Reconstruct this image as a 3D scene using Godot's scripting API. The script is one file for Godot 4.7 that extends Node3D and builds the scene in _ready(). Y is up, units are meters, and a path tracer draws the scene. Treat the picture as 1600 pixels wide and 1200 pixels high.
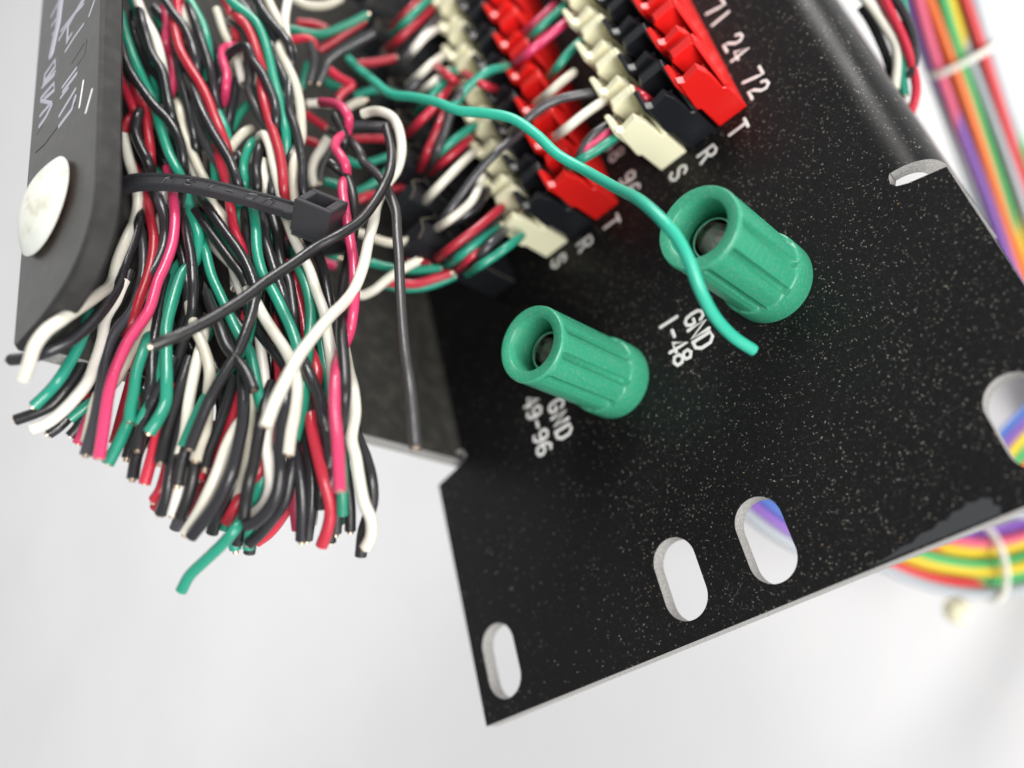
extends Node3D
# A wiring panel lying face up, seen close. Measures are millimetres on the panel: u across its width, v along its
# length, h above its face; pt() turns them into metres with y up.

var rng := RandomNumberGenerator.new()
var mat := {}
var taken := {}
var routes := []

func pt(u: float, v: float, h: float) -> Vector3:
	return Vector3(u, h, -v) * 0.001

func mm(p: Vector3) -> Vector3:
	return Vector3(p.x, p.z, -p.y) * 0.001

func _ready() -> void:
	rng.seed = 20417
	camera_and_light()
	make_materials()
	table()
	chassis()
	strips()
	posts()
	bundle()
	side_wires()
	loose_wire()
	cable_tie()
	back_cable()

# ---------------------------------------------------------------- camera, light
func camera_and_light() -> void:
	var cam := Camera3D.new()
	cam.name = "camera"
	add_child(cam)
	var att := CameraAttributesPhysical.new()
	att.frustum_focal_length = 26.9
	att.exposure_aperture = 8.0
	att.frustum_focus_distance = 0.1085
	att.frustum_near = 0.01
	att.frustum_far = 8.0
	cam.attributes = att
	cam.near = 0.01
	cam.far = 8.0
	cam.fov = 48.074
	cam.keep_aspect = Camera3D.KEEP_HEIGHT
	var right := Vector3(0.718969, -0.659103, 0.220606)
	var up := Vector3(0.485281, 0.248804, -0.838212)
	var back := Vector3(0.497580, 0.709704, 0.498732)
	cam.transform = Transform3D(Basis(right, up, back).orthonormalized(), pt(90.23, -21.79, 100.0))
	var env := Environment.new()
	env.background_mode = Environment.BG_COLOR
	env.background_color = Color(0.44, 0.446, 0.46).linear_to_srgb()
	env.tonemap_mode = Environment.TONE_MAPPER_LINEAR
	env.tonemap_exposure = 1.05
	env.sdfgi_enabled = true
	env.ssao_enabled = true
	env.ssil_enabled = true
	var we := WorldEnvironment.new()
	we.name = "world_environment"
	we.environment = env
	add_child(we)
	softbox("window_light_back", Vector3(0.60, 0.44, -0.80), Vector3(0.03, 0.0, -0.05), Vector2(0.42, 0.30), 1.0)
	softbox("window_light_left", Vector3(-1.15, 0.62, -1.20), Vector3(-0.1, 0.0, -0.15), Vector2(1.5, 0.8), 0.40)
	softbox("window_light_front", Vector3(1.0, 0.56, 1.05), Vector3(0.0, 0.0, -0.1), Vector2(1.1, 0.8), 3.7)

func softbox(called: String, from: Vector3, to: Vector3, size: Vector2, energy: float) -> void:
	var l := AreaLight3D.new()
	l.name = called
	l.area_size = size
	l.light_energy = energy
	l.light_color = Color(1.0, 0.99, 0.975)
	l.shadow_enabled = true
	if "area_range" in l: l.set("area_range", 6.0)
	add_child(l)
	l.look_at_from_position(from, to, Vector3.UP)

# ---------------------------------------------------------------- materials
func plastic(called: String, c: Color, rough := 0.4, spec := 0.5) -> StandardMaterial3D:
	var m := StandardMaterial3D.new()
	m.resource_name = called
	m.albedo_color = c.linear_to_srgb()
	m.roughness = rough
	m.metallic_specular = spec
	mat[called] = m
	return m

func noise_tex(freq: float, ramp: Gradient, normal := false, seed_ := 1, size := 512, strength := 4.0) -> NoiseTexture2D:
	var n := FastNoiseLite.new()
	n.seed = seed_
	n.noise_type = FastNoiseLite.TYPE_SIMPLEX_SMOOTH
	n.frequency = freq
	n.fractal_octaves = 4
	var t := NoiseTexture2D.new()
	t.width = size
	t.height = size
	t.seamless = true
	t.noise = n
	t.as_normal_map = normal
	t.bump_strength = strength
	if ramp: t.color_ramp = ramp
	return t

func ramp(at: Array, cols: Array) -> Gradient:
	var g := Gradient.new()
	g.offsets = PackedFloat32Array(at)
	var c := PackedColorArray()
	for k in cols: c.append(k.linear_to_srgb())
	g.colors = c
	return g

func triplanar(m: StandardMaterial3D, per_metre: float) -> void:
	m.uv1_triplanar = true
	m.uv1_world_triplanar = true
	m.uv1_scale = Vector3.ONE * per_metre

func dusty_paint_image(specks: int, seed_: int, u_bias: bool) -> ImageTexture:
	# black paint with lint and dust lying on it: short light fibres and grains, no light or shade
	var r := RandomNumberGenerator.new()
	r.seed = seed_
	var n := 2048
	var im := Image.create(n, n, false, Image.FORMAT_RGB8)
	im.fill(Color(0.075, 0.075, 0.08))
	var patch := FastNoiseLite.new()
	patch.seed = seed_
	patch.frequency = 0.004
	for k in specks:
		var x := r.randf() * n
		var y := r.randf() * n
		var thick := patch.get_noise_2d(x, y)
		if r.randf() > 0.7 + thick * 0.35: continue
		if u_bias and r.randf() > 0.25 + 0.75 * smoothstep(0.12, 0.45, x / n): continue
		var big := pow(r.randf(), 14.0)
		var lum := 0.085 + 0.185 * pow(r.randf(), 2.2) + 0.36 * big
		var c := Color(lum, lum * 0.975, lum * 0.90)
		if r.randf() < 0.02: c = Color(lum * 1.1, lum * 0.9, lum * 0.62)
		var ang := r.randf() * TAU
		var steps := 1 + int(3.2 * r.randf()) + int(4.0 * big)
		if r.randf() < 0.003: steps = 12 + r.randi() % 22
		var bend := r.randf_range(-0.25, 0.25)
		for s in steps:
			var ix := posmod(int(x), n)
			var iy := posmod(int(y), n)
			im.set_pixel(ix, iy, c)
			if big > 0.25 and s < 4:
				im.set_pixel(posmod(ix + 1, n), iy, c)
				im.set_pixel(ix, posmod(iy + 1, n), c)
			x += cos(ang)
			y += sin(ang)
			ang += bend
	return ImageTexture.create_from_image(im)

func make_materials() -> void:
	var paint := plastic("black_paint", Color(1, 1, 1), 0.40, 0.30)
	paint.albedo_texture = dusty_paint_image(330000, 5, true)
	paint.roughness_texture = noise_tex(0.012, ramp([0.25, 0.75], [Color(0.7, 0.7, 0.7), Color(1, 1, 1)]), false, 3, 512)
	var wallp := plastic("dusty_black_paint", Color(1, 1, 1), 0.6, 0.35)
	wallp.albedo_texture = noise_tex(0.03, ramp([0.3, 0.55, 0.8], [Color(0.028, 0.028, 0.026), Color(0.034, 0.033, 0.029), Color(0.048, 0.045, 0.039)]), false, 8)
	triplanar(wallp, 17.0)
	var lip := plastic("scuffed_black_paint", Color(1, 1, 1), 0.42, 0.36)
	lip.albedo_texture = noise_tex(0.02, ramp([0.2, 0.6, 0.9], [Color(0.022, 0.022, 0.022), Color(0.028, 0.0275, 0.027), Color(0.040, 0.039, 0.037)]), false, 12)
	triplanar(lip, 30.0)
	var cut := plastic("cut_metal", Color(1, 1, 1), 0.55, 0.5)
	cut.albedo_texture = noise_tex(0.05, ramp([0.2, 0.8], [Color(0.20, 0.196, 0.188), Color(0.34, 0.334, 0.32)]), false, 15)
	triplanar(cut, 90.0)
	plastic("print", Color(0.68, 0.68, 0.66), 0.6, 0.3)
	plastic("marker", Color(0.40, 0.40, 0.46), 0.8, 0.2)
	plastic("scratch", Color(0.02, 0.02, 0.02), 0.8, 0.2)
	plastic("bright_scratch", Color(0.75, 0.75, 0.72), 0.3, 0.5)
	plastic("faint_scratch", Color(0.055, 0.055, 0.055), 0.7, 0.2)
	plastic("worn_paint", Color(0.042, 0.044, 0.047), 0.5, 0.4)
	plastic("rust", Color(0.30, 0.10, 0.035), 0.8, 0.2)
	var post := plastic("green_plastic", Color(1, 1, 1), 0.36, 0.5)
	post.albedo_texture = noise_tex(0.06, ramp([0.0, 0.6, 0.74, 0.9], [Color(0.026, 0.255, 0.145), Color(0.034, 0.285, 0.165), Color(0.07, 0.31, 0.19), Color(0.20, 0.27, 0.19)]), false, 21)
	triplanar(post, 60.0)
	plastic("steel", Color(0.58, 0.57, 0.54), 0.13, 0.5).metallic = 1.0
	plastic("red_plastic", Color(0.66, 0.012, 0.010), 0.36, 0.5)
	plastic("ivory_plastic", Color(0.78, 0.755, 0.54), 0.42, 0.5)
	plastic("black_plastic", Color(0.008, 0.009, 0.012), 0.42, 0.5)
	plastic("dusty_black_plastic", Color(0.010, 0.011, 0.014), 0.45, 0.5)
	plastic("dusty_edge", Color(0.075, 0.065, 0.052), 0.8, 0.3)
	plastic("nylon_black", Color(0.030, 0.030, 0.034), 0.30, 0.5)
	var nyl := plastic("nylon_white", Color(0.74, 0.72, 0.64), 0.42, 0.5)
	nyl.albedo_color = Color.WHITE
	nyl.albedo_texture = noise_tex(0.01, ramp([0.15, 0.4, 0.8], [Color(0.52, 0.49, 0.40), Color(0.70, 0.68, 0.60), Color(0.76, 0.75, 0.68)]), false, 51)
	triplanar(nyl, 60.0)
	nyl.subsurf_scatter_enabled = true
	nyl.subsurf_scatter_strength = 0.15
	plastic("green_wire", Color(0.018, 0.235, 0.155), 0.22)
	plastic("loose_green_wire", Color(0.028, 0.40, 0.275), 0.3)
	plastic("red_wire", Color(0.42, 0.022, 0.042), 0.22)
	plastic("pink_wire", Color(0.52, 0.040, 0.115), 0.22)
	plastic("white_wire", Color(0.62, 0.60, 0.52), 0.22)
	plastic("black_wire", Color(0.017, 0.017, 0.019), 0.22)
	plastic("gray_wire", Color(0.042, 0.042, 0.046), 0.22)
	var scuffs := noise_tex(0.09, null, true, 44, 512, 3.0)
	for k in ["green_wire", "loose_green_wire", "red_wire", "pink_wire", "white_wire", "black_wire", "gray_wire"]:
		mat[k].normal_enabled = true
		mat[k].normal_texture = scuffs
		mat[k].normal_scale = 0.5
		triplanar(mat[k], 110.0)
	# slight differences of shade from wire to wire
	for k in ["green_wire", "red_wire", "pink_wire", "white_wire", "black_wire", "gray_wire"]:
		for j in 2:
			var shade: StandardMaterial3D = mat[k].duplicate()
			shade.resource_name = "%s_shade_%d" % [k, j + 1]
			var c0: Color = mat[k].albedo_color.srgb_to_linear()
			shade.albedo_color = (Color(c0.r * 0.82, c0.g * 0.80, c0.b * 0.76) if j == 0 else Color(c0.r * 1.12, c0.g * 1.10, c0.b * 1.16)).linear_to_srgb()
			shade.roughness = 0.30 if j == 0 else 0.20
			mat[shade.resource_name] = shade
	plastic("copper", Color(0.78, 0.62, 0.47), 0.4).metallic = 1.0
	for k in {"blue": Color(0.06, 0.16, 0.54), "violet": Color(0.24, 0.10, 0.48), "orange": Color(0.85, 0.17, 0.02), "yellow": Color(0.85, 0.62, 0.03), "brown": Color(0.26, 0.11, 0.07), "slate": Color(0.42, 0.46, 0.50), "bright_green": Color(0.06, 0.46, 0.14), "scarlet": Color(0.72, 0.04, 0.05), "rose": Color(0.75, 0.12, 0.22)}.keys():
		var cols := {"blue": Color(0.06, 0.16, 0.54), "violet": Color(0.24, 0.10, 0.48), "orange": Color(0.85, 0.17, 0.02), "yellow": Color(0.85, 0.62, 0.03), "brown": Color(0.26, 0.11, 0.07), "slate": Color(0.42, 0.46, 0.50), "bright_green": Color(0.06, 0.46, 0.14), "scarlet": Color(0.72, 0.04, 0.05), "rose": Color(0.75, 0.12, 0.22)}
		plastic(k + "_wire", cols[k] * 0.8, 0.4)
	var top := plastic("table", Color(1, 1, 1), 0.55, 0.4)
	top.albedo_texture = noise_tex(0.006, ramp([0.15, 0.5, 0.85], [Color(0.715, 0.715, 0.728), Color(0.73, 0.73, 0.742), Color(0.74, 0.74, 0.748)]), false, 31, 512)
	triplanar(top, 3.0)

# ---------------------------------------------------------------- building helpers
func numbered(called: String) -> String:
	var k: int = taken.get(called, 0)
	taken[called] = k + 1
	return called if k == 0 else "%s_%03d" % [called, k]

func tag(o: Node, label: String, category: String, group := "") -> void:
	o.set_meta("label", label)
	o.set_meta("category", category)
	if group != "": o.set_meta("group", group)

func thing(called: String, label: String, category: String, at := Vector3.ZERO, group := "") -> Node3D:
	var o := Node3D.new()
	o.name = numbered(called)
	o.position = at
	add_child(o)
	tag(o, label, category, group)
	return o

func begin() -> SurfaceTool:
	var st := SurfaceTool.new()
	st.begin(Mesh.PRIMITIVE_TRIANGLES)
	return st

func obj(called: String, st: SurfaceTool, m: String, parent: Node = self) -> MeshInstance3D:
	var o := MeshInstance3D.new()
	o.name = numbered(called) if parent == self else called
	o.mesh = st.commit()
	o.material_override = mat[m]
	parent.add_child(o, true)
	return o

func inst(called: String, mesh: Mesh, m: String, parent: Node, at := Vector3.ZERO) -> MeshInstance3D:
	var o := MeshInstance3D.new()
	o.name = called
	o.mesh = mesh
	o.material_override = mat[m]
	o.position = at
	parent.add_child(o, true)
	return o

func tri(st: SurfaceTool, a: Vector3, b: Vector3, c: Vector3, n: Vector3) -> void:
	# a front face runs clockwise seen from the side its normal points to
	var flip := (b - a).cross(c - a).dot(n) > 0.0
	for p in ([a, c, b] if flip else [a, b, c]):
		st.set_normal(n)
		st.set_uv(Vector2(p.x, -p.z) / 0.11)
		st.add_vertex(p)

func quad(st: SurfaceTool, a: Vector3, b: Vector3, c: Vector3, d: Vector3, out: Vector3) -> void:
	var n := (c - a).cross(d - b).normalized()
	if n.dot(out) < 0.0: n = -n
	tri(st, a, b, c, n)
	tri(st, a, c, d, n)

func inset(poly: Array, d: float) -> Array:
	var r := []
	var area := 0.0
	for i in poly.size(): area += poly[i].cross(poly[(i + 1) % poly.size()])
	for i in poly.size():
		var e1: Vector2 = (poly[i] - poly[i - 1]).normalized()
		var e2: Vector2 = (poly[(i + 1) % poly.size()] - poly[i]).normalized()
		var n1 := Vector2(-e1.y, e1.x) * signf(area)
		var n2 := Vector2(-e2.y, e2.x) * signf(area)
		var m := (n1 + n2).normalized()
		r.append(poly[i] + m * d / maxf(0.35, m.dot(n1)))
	return r

func cap(st: SurfaceTool, poly: Array, place: Callable, w: float, n: Vector3) -> void:
	var idx := Geometry2D.triangulate_polygon(PackedVector2Array(poly))
	for k in range(0, idx.size(), 3):
		tri(st, place.call(poly[idx[k]], w), place.call(poly[idx[k + 1]], w), place.call(poly[idx[k + 2]], w), n)

func extrude(st: SurfaceTool, poly: Array, place: Callable, lo: float, hi: float, bevel := 0.0, bevel_lo := true, bottom := true) -> void:
	# poly in two measures, place(p, w) sets it at the third; both ends may be bevelled
	var up: Vector3 = (place.call(poly[0], hi) - place.call(poly[0], lo)).normalized()
	var centre := Vector2.ZERO
	for p in poly: centre += p / poly.size()
	var rings := []
	if bevel > 0.0 and bevel_lo: rings.append([inset(poly, bevel), lo])
	rings.append([poly, lo + (bevel if bevel_lo else 0.0)])
	rings.append([poly, hi - bevel])
	if bevel > 0.0: rings.append([inset(poly, bevel), hi])
	for k in rings.size() - 1:
		for i in poly.size():
			var j := (i + 1) % poly.size()
			var a: Vector3 = place.call(rings[k][0][i], rings[k][1])
			var b: Vector3 = place.call(rings[k][0][j], rings[k][1])
			var c: Vector3 = place.call(rings[k + 1][0][j], rings[k + 1][1])
			var d: Vector3 = place.call(rings[k + 1][0][i], rings[k + 1][1])
			quad(st, a, b, c, d, outward(poly, i, place))
	if bottom: cap(st, rings[0][0], place, rings[0][1], -up)
	cap(st, rings[-1][0], place, rings[-1][1], up)

func outward(poly: Array, i: int, place: Callable) -> Vector3:
	var area := 0.0
	for k in poly.size(): area += poly[k].cross(poly[(k + 1) % poly.size()])
	var e: Vector2 = poly[(i + 1) % poly.size()] - poly[i]
	var n := Vector2(e.y, -e.x).normalized() * signf(area)
	return place.call(poly[i] + n, 0.0) - place.call(poly[i], 0.0)

func on_uv(p: Vector2, w: float) -> Vector3: return pt(p.x, p.y, w)
func on_uh(p: Vector2, w: float) -> Vector3: return pt(p.x, w, p.y)
func on_vh(p: Vector2, w: float) -> Vector3: return pt(w, p.x, p.y)

func box(st: SurfaceTool, u0: float, u1: float, v0: float, v1: float, h0: float, h1: float, bevel := 0.15) -> void:
	extrude(st, [Vector2(u0, v0), Vector2(u1, v0), Vector2(u1, v1), Vector2(u0, v1)], on_uv, h0, h1, bevel)

func smooth_path(p: Array, per: int) -> PackedVector3Array:
	var r := PackedVector3Array()
	var n := p.size()
	for i in n - 1:
		var a: Vector3 = p[maxi(i - 1, 0)]
		var b: Vector3 = p[i]
		var c: Vector3 = p[i + 1]
		var d: Vector3 = p[mini(i + 2, n - 1)]
		# centripetal spacing keeps the curve from overshooting at tight bends
		var ab := maxf(sqrt(a.distance_to(b)), 0.001)
		var bc := maxf(sqrt(b.distance_to(c)), 0.001)
		var cd := maxf(sqrt(c.distance_to(d)), 0.001)
		var m1 := (c - b) if i == 0 else (b - a) / ab - (c - a) / (ab + bc) + (c - b) / bc
		var m2 := (c - b) if i == n - 2 else (c - b) / bc - (d - b) / (bc + cd) + (d - c) / cd
		if i > 0: m1 *= bc
		if i < n - 2: m2 *= bc
		for k in per:
			var t := float(k) / per
			var t2 := t * t
			var t3 := t2 * t
			r.append(b * (2 * t3 - 3 * t2 + 1) + m1 * (t3 - 2 * t2 + t) + c * (3 * t2 - 2 * t3) + m2 * (t3 - t2))
	r.append(p[n - 1])
	return r

func tube(st: SurfaceTool, path: PackedVector3Array, radius: float, sides := 10, squash := Vector3.ONE, caps := true, round_ends := false) -> void:
	# path in metres; squash flattens the section (for print)
	var n := path.size()
	var side := Vector3.UP
	var rings := []
	var norms := []
	var at := []
	var rad := []
	var dirs := []
	for i in n:
		var t := (path[mini(i + 1, n - 1)] - path[maxi(i - 1, 0)]).normalized()
		at.append(path[i])
		rad.append(radius)
		dirs.append(t)
	if round_ends:
		for k in [0.45, 0.8, 0.98]:
			at.push_front(path[0] - dirs[0] * radius * k)
			rad.push_front(radius * sqrt(1.0 - k * k))
			dirs.push_front(dirs[0])
			at.push_back(path[n - 1] + dirs[-1] * radius * k)
			rad.push_back(radius * sqrt(1.0 - k * k))
			dirs.push_back(dirs[-1])
	for i in at.size():
		var t: Vector3 = dirs[i]
		side = side - t * side.dot(t)
		if side.length() < 0.01: side = Vector3(0.3, 0.2, 1) - t * Vector3(0.3, 0.2, 1).dot(t)
		side = side.normalized()
		var other := t.cross(side)
		var ring := PackedVector3Array()
		var nn := PackedVector3Array()
		for k in sides + 1:
			var a := TAU * k / sides
			var o := side * cos(a) + other * sin(a)
			ring.append(at[i] + o * rad[i] * squash)
			nn.append((o / squash).normalized())
		rings.append(ring)
		norms.append(nn)
	for i in rings.size() - 1:
		for k in sides:
			for q in [[i, k], [i + 1, k], [i + 1, k + 1], [i, k], [i + 1, k + 1], [i, k + 1]]:
				st.set_normal(norms[q[0]][q[1]])
				st.set_uv(Vector2.ZERO)
				st.add_vertex(rings[q[0]][q[1]])
	if caps:
		for e in [0, rings.size() - 1]:
			var n2: Vector3 = dirs[0] * -1.0 if e == 0 else dirs[-1]
			for k in range(1, sides - 1):
				tri(st, rings[e][0], rings[e][k], rings[e][k + 1], n2)

# ---------------------------------------------------------------- the table
func table() -> void:
	var st := begin()
	quad(st, Vector3(-2.2, -0.127, -2.6), Vector3(1.4, -0.127, -2.6), Vector3(1.4, -0.127, 1.2), Vector3(-2.2, -0.127, 1.2), Vector3.UP)
	var o := obj("table_top", st, "table")
	o.set_meta("kind", "structure")
	o.set_meta("label", "plain white table top under the wiring panel")

# ---------------------------------------------------------------- the panel
const SLOTS := [5.4, 38.0, 50.8, 82.4]

func slot_arc(c: float, right: bool) -> Array:
	# half a slot, from its near end to its far end
	var r := []
	for k in 13:
		var a := -PI / 2 + PI / 2 * k / 12.0
		r.append(Vector2(c + (3.2 * cos(a) if right else -3.2 * cos(a)), 5.7 + 3.2 * sin(a)))
	for k in 13:
		var a := PI / 2 * k / 12.0
		r.append(Vector2(c + (3.2 * cos(a) if right else -3.2 * cos(a)), 10.3 + 3.2 * sin(a)))
	return r

func outline_wall(st: SurfaceTool, line: Array, h0: float, h1: float, out_left: bool, bevel := 0.25) -> void:
	for i in line.size() - 1:
		var e: Vector2 = (line[i + 1] - line[i]).normalized()
		var n := Vector2(-e.y, e.x) if out_left else Vector2(e.y, -e.x)
		quad(st, pt(line[i].x, line[i].y, h0), pt(line[i + 1].x, line[i + 1].y, h0), pt(line[i + 1].x, line[i + 1].y, h1), pt(line[i].x, line[i].y, h1), Vector3(n.x, 0, -n.y))

func chassis() -> void:
	var t := thing("wiring_panel", "black folded metal wiring panel with slotted end, tall side wall and lettering", "panel", pt(0, 0, 0))
	var th := -2.5
	var st := begin()
	# the slotted end, cut into strips at the middle of each slot
	var cuts := [0.0] + SLOTS + [89.0]
	for i in cuts.size() - 1:
		var poly := []
		if i > 0:
			poly.append(Vector2(cuts[i], 0))
			poly.append_array(slot_arc(cuts[i], true))
			poly.append(Vector2(cuts[i], 16))
		else:
			poly.append(Vector2(0, 0))
			poly.append(Vector2(0, 16))
		if i < cuts.size() - 2:
			poly.append(Vector2(cuts[i + 1], 16))
			var arc := slot_arc(cuts[i + 1], false)
			arc.reverse()
			poly.append_array(arc)
			poly.append(Vector2(cuts[i + 1], 0))
		else:
			poly.append(Vector2(89, 16))
			poly.append(Vector2(89, 0))
		cap(st, poly, on_uv, 0.0, Vector3.UP)
		cap(st, poly, on_uv, th, Vector3.DOWN)
	var left_notch := [Vector2(5.2, 43.2), Vector2(5.9, 43.4), Vector2(6.7, 43.2), Vector2(7.3, 42.6), Vector2(7.4, 41.8), Vector2(6.9, 41.1), Vector2(6.1, 40.9), Vector2(4.6, 40.5), Vector2(0, 39.6)]
	var right_notch := [Vector2(89, 39.4), Vector2(87.5, 39.7), Vector2(84.6, 40.3), Vector2(83.4, 40.8), Vector2(82.9, 41.6), Vector2(83.1, 42.5), Vector2(83.5, 43.1)]
	var rest := [Vector2(0, 16), Vector2(89, 16)] + right_notch + [Vector2(83.5, 240), Vector2(5.2, 240)] + left_notch
	cap(st, rest, on_uv, 0.0, Vector3.UP)
	cap(st, rest, on_uv, th, Vector3.DOWN)
	# rounded fold down the right side, then its flange
	var prev := Vector2(83.5, 0)
	var prev_n := Vector2(0, 1)
	for k in range(1, 15):
		var a := PI / 2 * k / 14.0
		var p := Vector2(83.5 + 5.5 * sin(a), -5.5 + 5.5 * cos(a))
		var n := Vector2(sin(a), cos(a))
		var c := [pt(prev.x, 42.9, prev.y), pt(p.x, 42.9, p.y), pt(p.x, 240, p.y), pt(prev.x, 240, prev.y)]
		var nn := [prev_n, n, n, prev_n]
		for q in [0, 2, 1, 0, 3, 2]:
			st.set_normal(Vector3(nn[q].x, nn[q].y, 0))
			st.set_uv(Vector2(c[q].x, -c[q].z) / 0.11)
			st.add_vertex(c[q])
		prev = p
		prev_n = n
	quad(st, pt(89, 42.9, -5.5), pt(89, 240, -5.5), pt(89, 240, -30), pt(89, 42.9, -30), Vector3.RIGHT)
	quad(st, pt(86.8, 42.9, -5.5), pt(86.8, 240, -5.5), pt(86.8, 240, -30), pt(86.8, 42.9, -30), Vector3.LEFT)
	var face := obj("faceplate", st, "black_paint", t)
	# bare cut edges
	st = begin()
	outline_wall(st, [Vector2(0, 0), Vector2(89, 0)], th, -0.12, false)
	outline_wall(st, [Vector2(89, 0), Vector2(89, 39.4)], th, -0.12, false)
	outline_wall(st, [Vector2(0, 0), Vector2(0, 39.6)], th, -0.12, true)
	outline_wall(st, left_notch, th, -0.05, false)
	outline_wall(st, right_notch, th, -0.05, false)
	for c in SLOTS:
		outline_wall(st, slot_arc(c, true), th, -0.1, true)
		outline_wall(st, slot_arc(c, false), th, -0.1, false)
	for k in 14:
		var a0 := PI / 2 * k / 14.0
		var a1 := PI / 2 * (k + 1) / 14.0
		var f := func(a: float, r: float) -> Vector3: return pt(83.5 + r * sin(a), 42.9, -5.5 + r * cos(a))
		quad(st, f.call(a0, 5.5), f.call(a1, 5.5), f.call(a1, 3.3), f.call(a0, 3.3), Vector3.BACK)
	quad(st, pt(86.8, 42.9, -5.5), pt(89, 42.9, -5.5), pt(89, 42.9, -30), pt(86.8, 42.9, -30), Vector3.BACK)
	obj("cut_edge", st, "cut_metal", face)
	# thin painted rim where the paint turns over the edge
	st = begin()
	outline_wall(st, [Vector2(0, 0), Vector2(89, 0), Vector2(89, 39.4)], -0.12, 0.0, false)
	outline_wall(st, [Vector2(0, 0), Vector2(0, 39.6)], -0.12, 0.0, true)
	for c in SLOTS:
		outline_wall(st, slot_arc(c, true), -0.1, 0.0, true)
		outline_wall(st, slot_arc(c, false), -0.1, 0.0, false)
	obj("painted_rim", st, "scuffed_black_paint", face)
	# left side wall standing up, with its turned-in lip
	st = begin()
	extrude(st, [Vector2(42.1, -2.2), Vector2(240, -2.2), Vector2(240, 66.5), Vector2(42.1, 66.5)], on_vh, 3.0, 5.2)
	var fillet := [Vector2(5.2, 0), Vector2(6.6, 0), Vector2(5.9, 0.25), Vector2(5.45, 0.7), Vector2(5.2, 1.4)]
	extrude(st, fillet, on_uh, 43.4, 240)
	var wall := obj("side_wall", st, "dusty_black_paint", t)
	st = begin()
	extrude(st, [Vector2(3.05, -2.2), Vector2(5.15, -2.2), Vector2(5.15, 66.4), Vector2(3.05, 66.4)], on_uh, 42.02, 42.4)
	obj("cut_edge", st, "cut_metal", wall)
	st = begin()
	var corner := []
	for q in smooth_path([Vector3(10, 42.2, 0), Vector3(13.6, 42.7, 0), Vector3(16.6, 43.6, 0), Vector3(19.0, 45.2, 0), Vector3(20.8, 47.4, 0), Vector3(21.9, 50.0, 0), Vector3(22.3, 53.0, 0)], 5): corner.append(Vector2(q.x, q.y))
	var lip := [Vector2(2.6, 240), Vector2(2.6, 43.2), Vector2(3.3, 42.4)] + corner + [Vector2(22.3, 240)]
	extrude(st, lip, on_uv, 66.0, 69.0, 0.45)
	var bar := obj("top_lip", st, "scuffed_black_paint", t)
	rivet(bar)
	writing(bar)
	lettering(t)
	# a smudge of lighter worn paint by the edge
	st = begin()
	var smear := [Vector2(61, 0.3), Vector2(75.6, 0.25), Vector2(76.1, 0.9), Vector2(75.5, 1.4), Vector2(75.7, 2.0), Vector2(74.8, 2.5), Vector2(74.1, 2.35), Vector2(73.4, 2.6), Vector2(72.5, 2.2), Vector2(71.6, 2.3), Vector2(70.8, 1.75), Vector2(69.9, 1.9), Vector2(69.0, 1.45), Vector2(67.6, 1.5), Vector2(66.4, 0.95), Vector2(65.2, 1.0), Vector2(63.6, 0.6)]
	cap(st, smear, on_uv, 0.012, Vector3.UP)
	obj("worn_patch", st, "worn_paint", face)
	st = begin()
	for k in 9:
		var p0 := Vector2(rng.randf_range(43.5, 46.0), rng.randf_range(1.2, 4.6))
		stroke(st, [p0, p0 + Vector2(rng.randf_range(-0.5, 0.7), rng.randf_range(0.2, 0.7))], rng.randf_range(0.05, 0.11), 0.004)
	for k in 14:
		var p0 := Vector2(rng.randf_range(3, 86), rng.randf_range(0.6, 36))
		stroke(st, [p0, p0 + Vector2(rng.randf_range(-2.5, 2.5), rng.randf_range(-1.5, 1.5))], 0.05, 0.002)
	obj("scuff_marks", st, "faint_scratch", face)

func rivet(bar: Node) -> void:
	# white domed push rivet near the end of the lip
	var st := begin()
	var c := pt(10.4, 58.4, 69.0)
	var prof := [Vector2(2.6, 0.0), Vector2(2.6, 0.5), Vector2(6.2, 0.52), Vector2(6.25, 0.7)]
	for k in range(1, 12):
		var x := 6.25 * (1.0 - k / 11.0)
		prof.append(Vector2(maxf(x, 0.01), 0.7 + sqrt(121.0 - x * x) - sqrt(121.0 - 6.25 * 6.25)))
	lathe(st, c, prof, 48)
	obj("push_rivet", st, "nylon_white", bar)

func lathe(st: SurfaceTool, c: Vector3, prof: Array, sides: int) -> void:
	for i in prof.size() - 1:
		for k in sides:
			var corners := []
			for q in [[i, k], [i, k + 1], [i + 1, k + 1], [i + 1, k]]:
				var a: float = TAU * q[1] / sides
				corners.append([c + Vector3(prof[q[0]].x * cos(a), prof[q[0]].y, prof[q[0]].x * sin(a)) * 0.001, a, q[0]])
			var nn := []
			for q in corners:
				var j: int = q[2]
				var d: Vector2 = (prof[i + 1] - prof[i]).normalized()
				if j > 0 and j < prof.size() - 1:
					var d1: Vector2 = (prof[j] - prof[j - 1]).normalized()
					var d2: Vector2 = (prof[j + 1] - prof[j]).normalized()
					if d1.dot(d2) > 0.7: d = (d1 + d2).normalized()
				nn.append(Vector3(d.y * cos(q[1]), -d.x, d.y * sin(q[1])))
			for q in [0, 1, 2, 0, 2, 3]:
				st.set_normal(nn[q])
				st.set_uv(Vector2.ZERO)
				st.add_vertex(corners[q][0])

func stroke(st: SurfaceTool, pts: Array, w: float, h: float) -> void:
	var p := PackedVector3Array()
	for q in pts: p.append(pt(q.x, q.y, h))
	tube(st, p, w * 0.0005, 8, Vector3(1, 0.12, 1), false, true)

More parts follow.
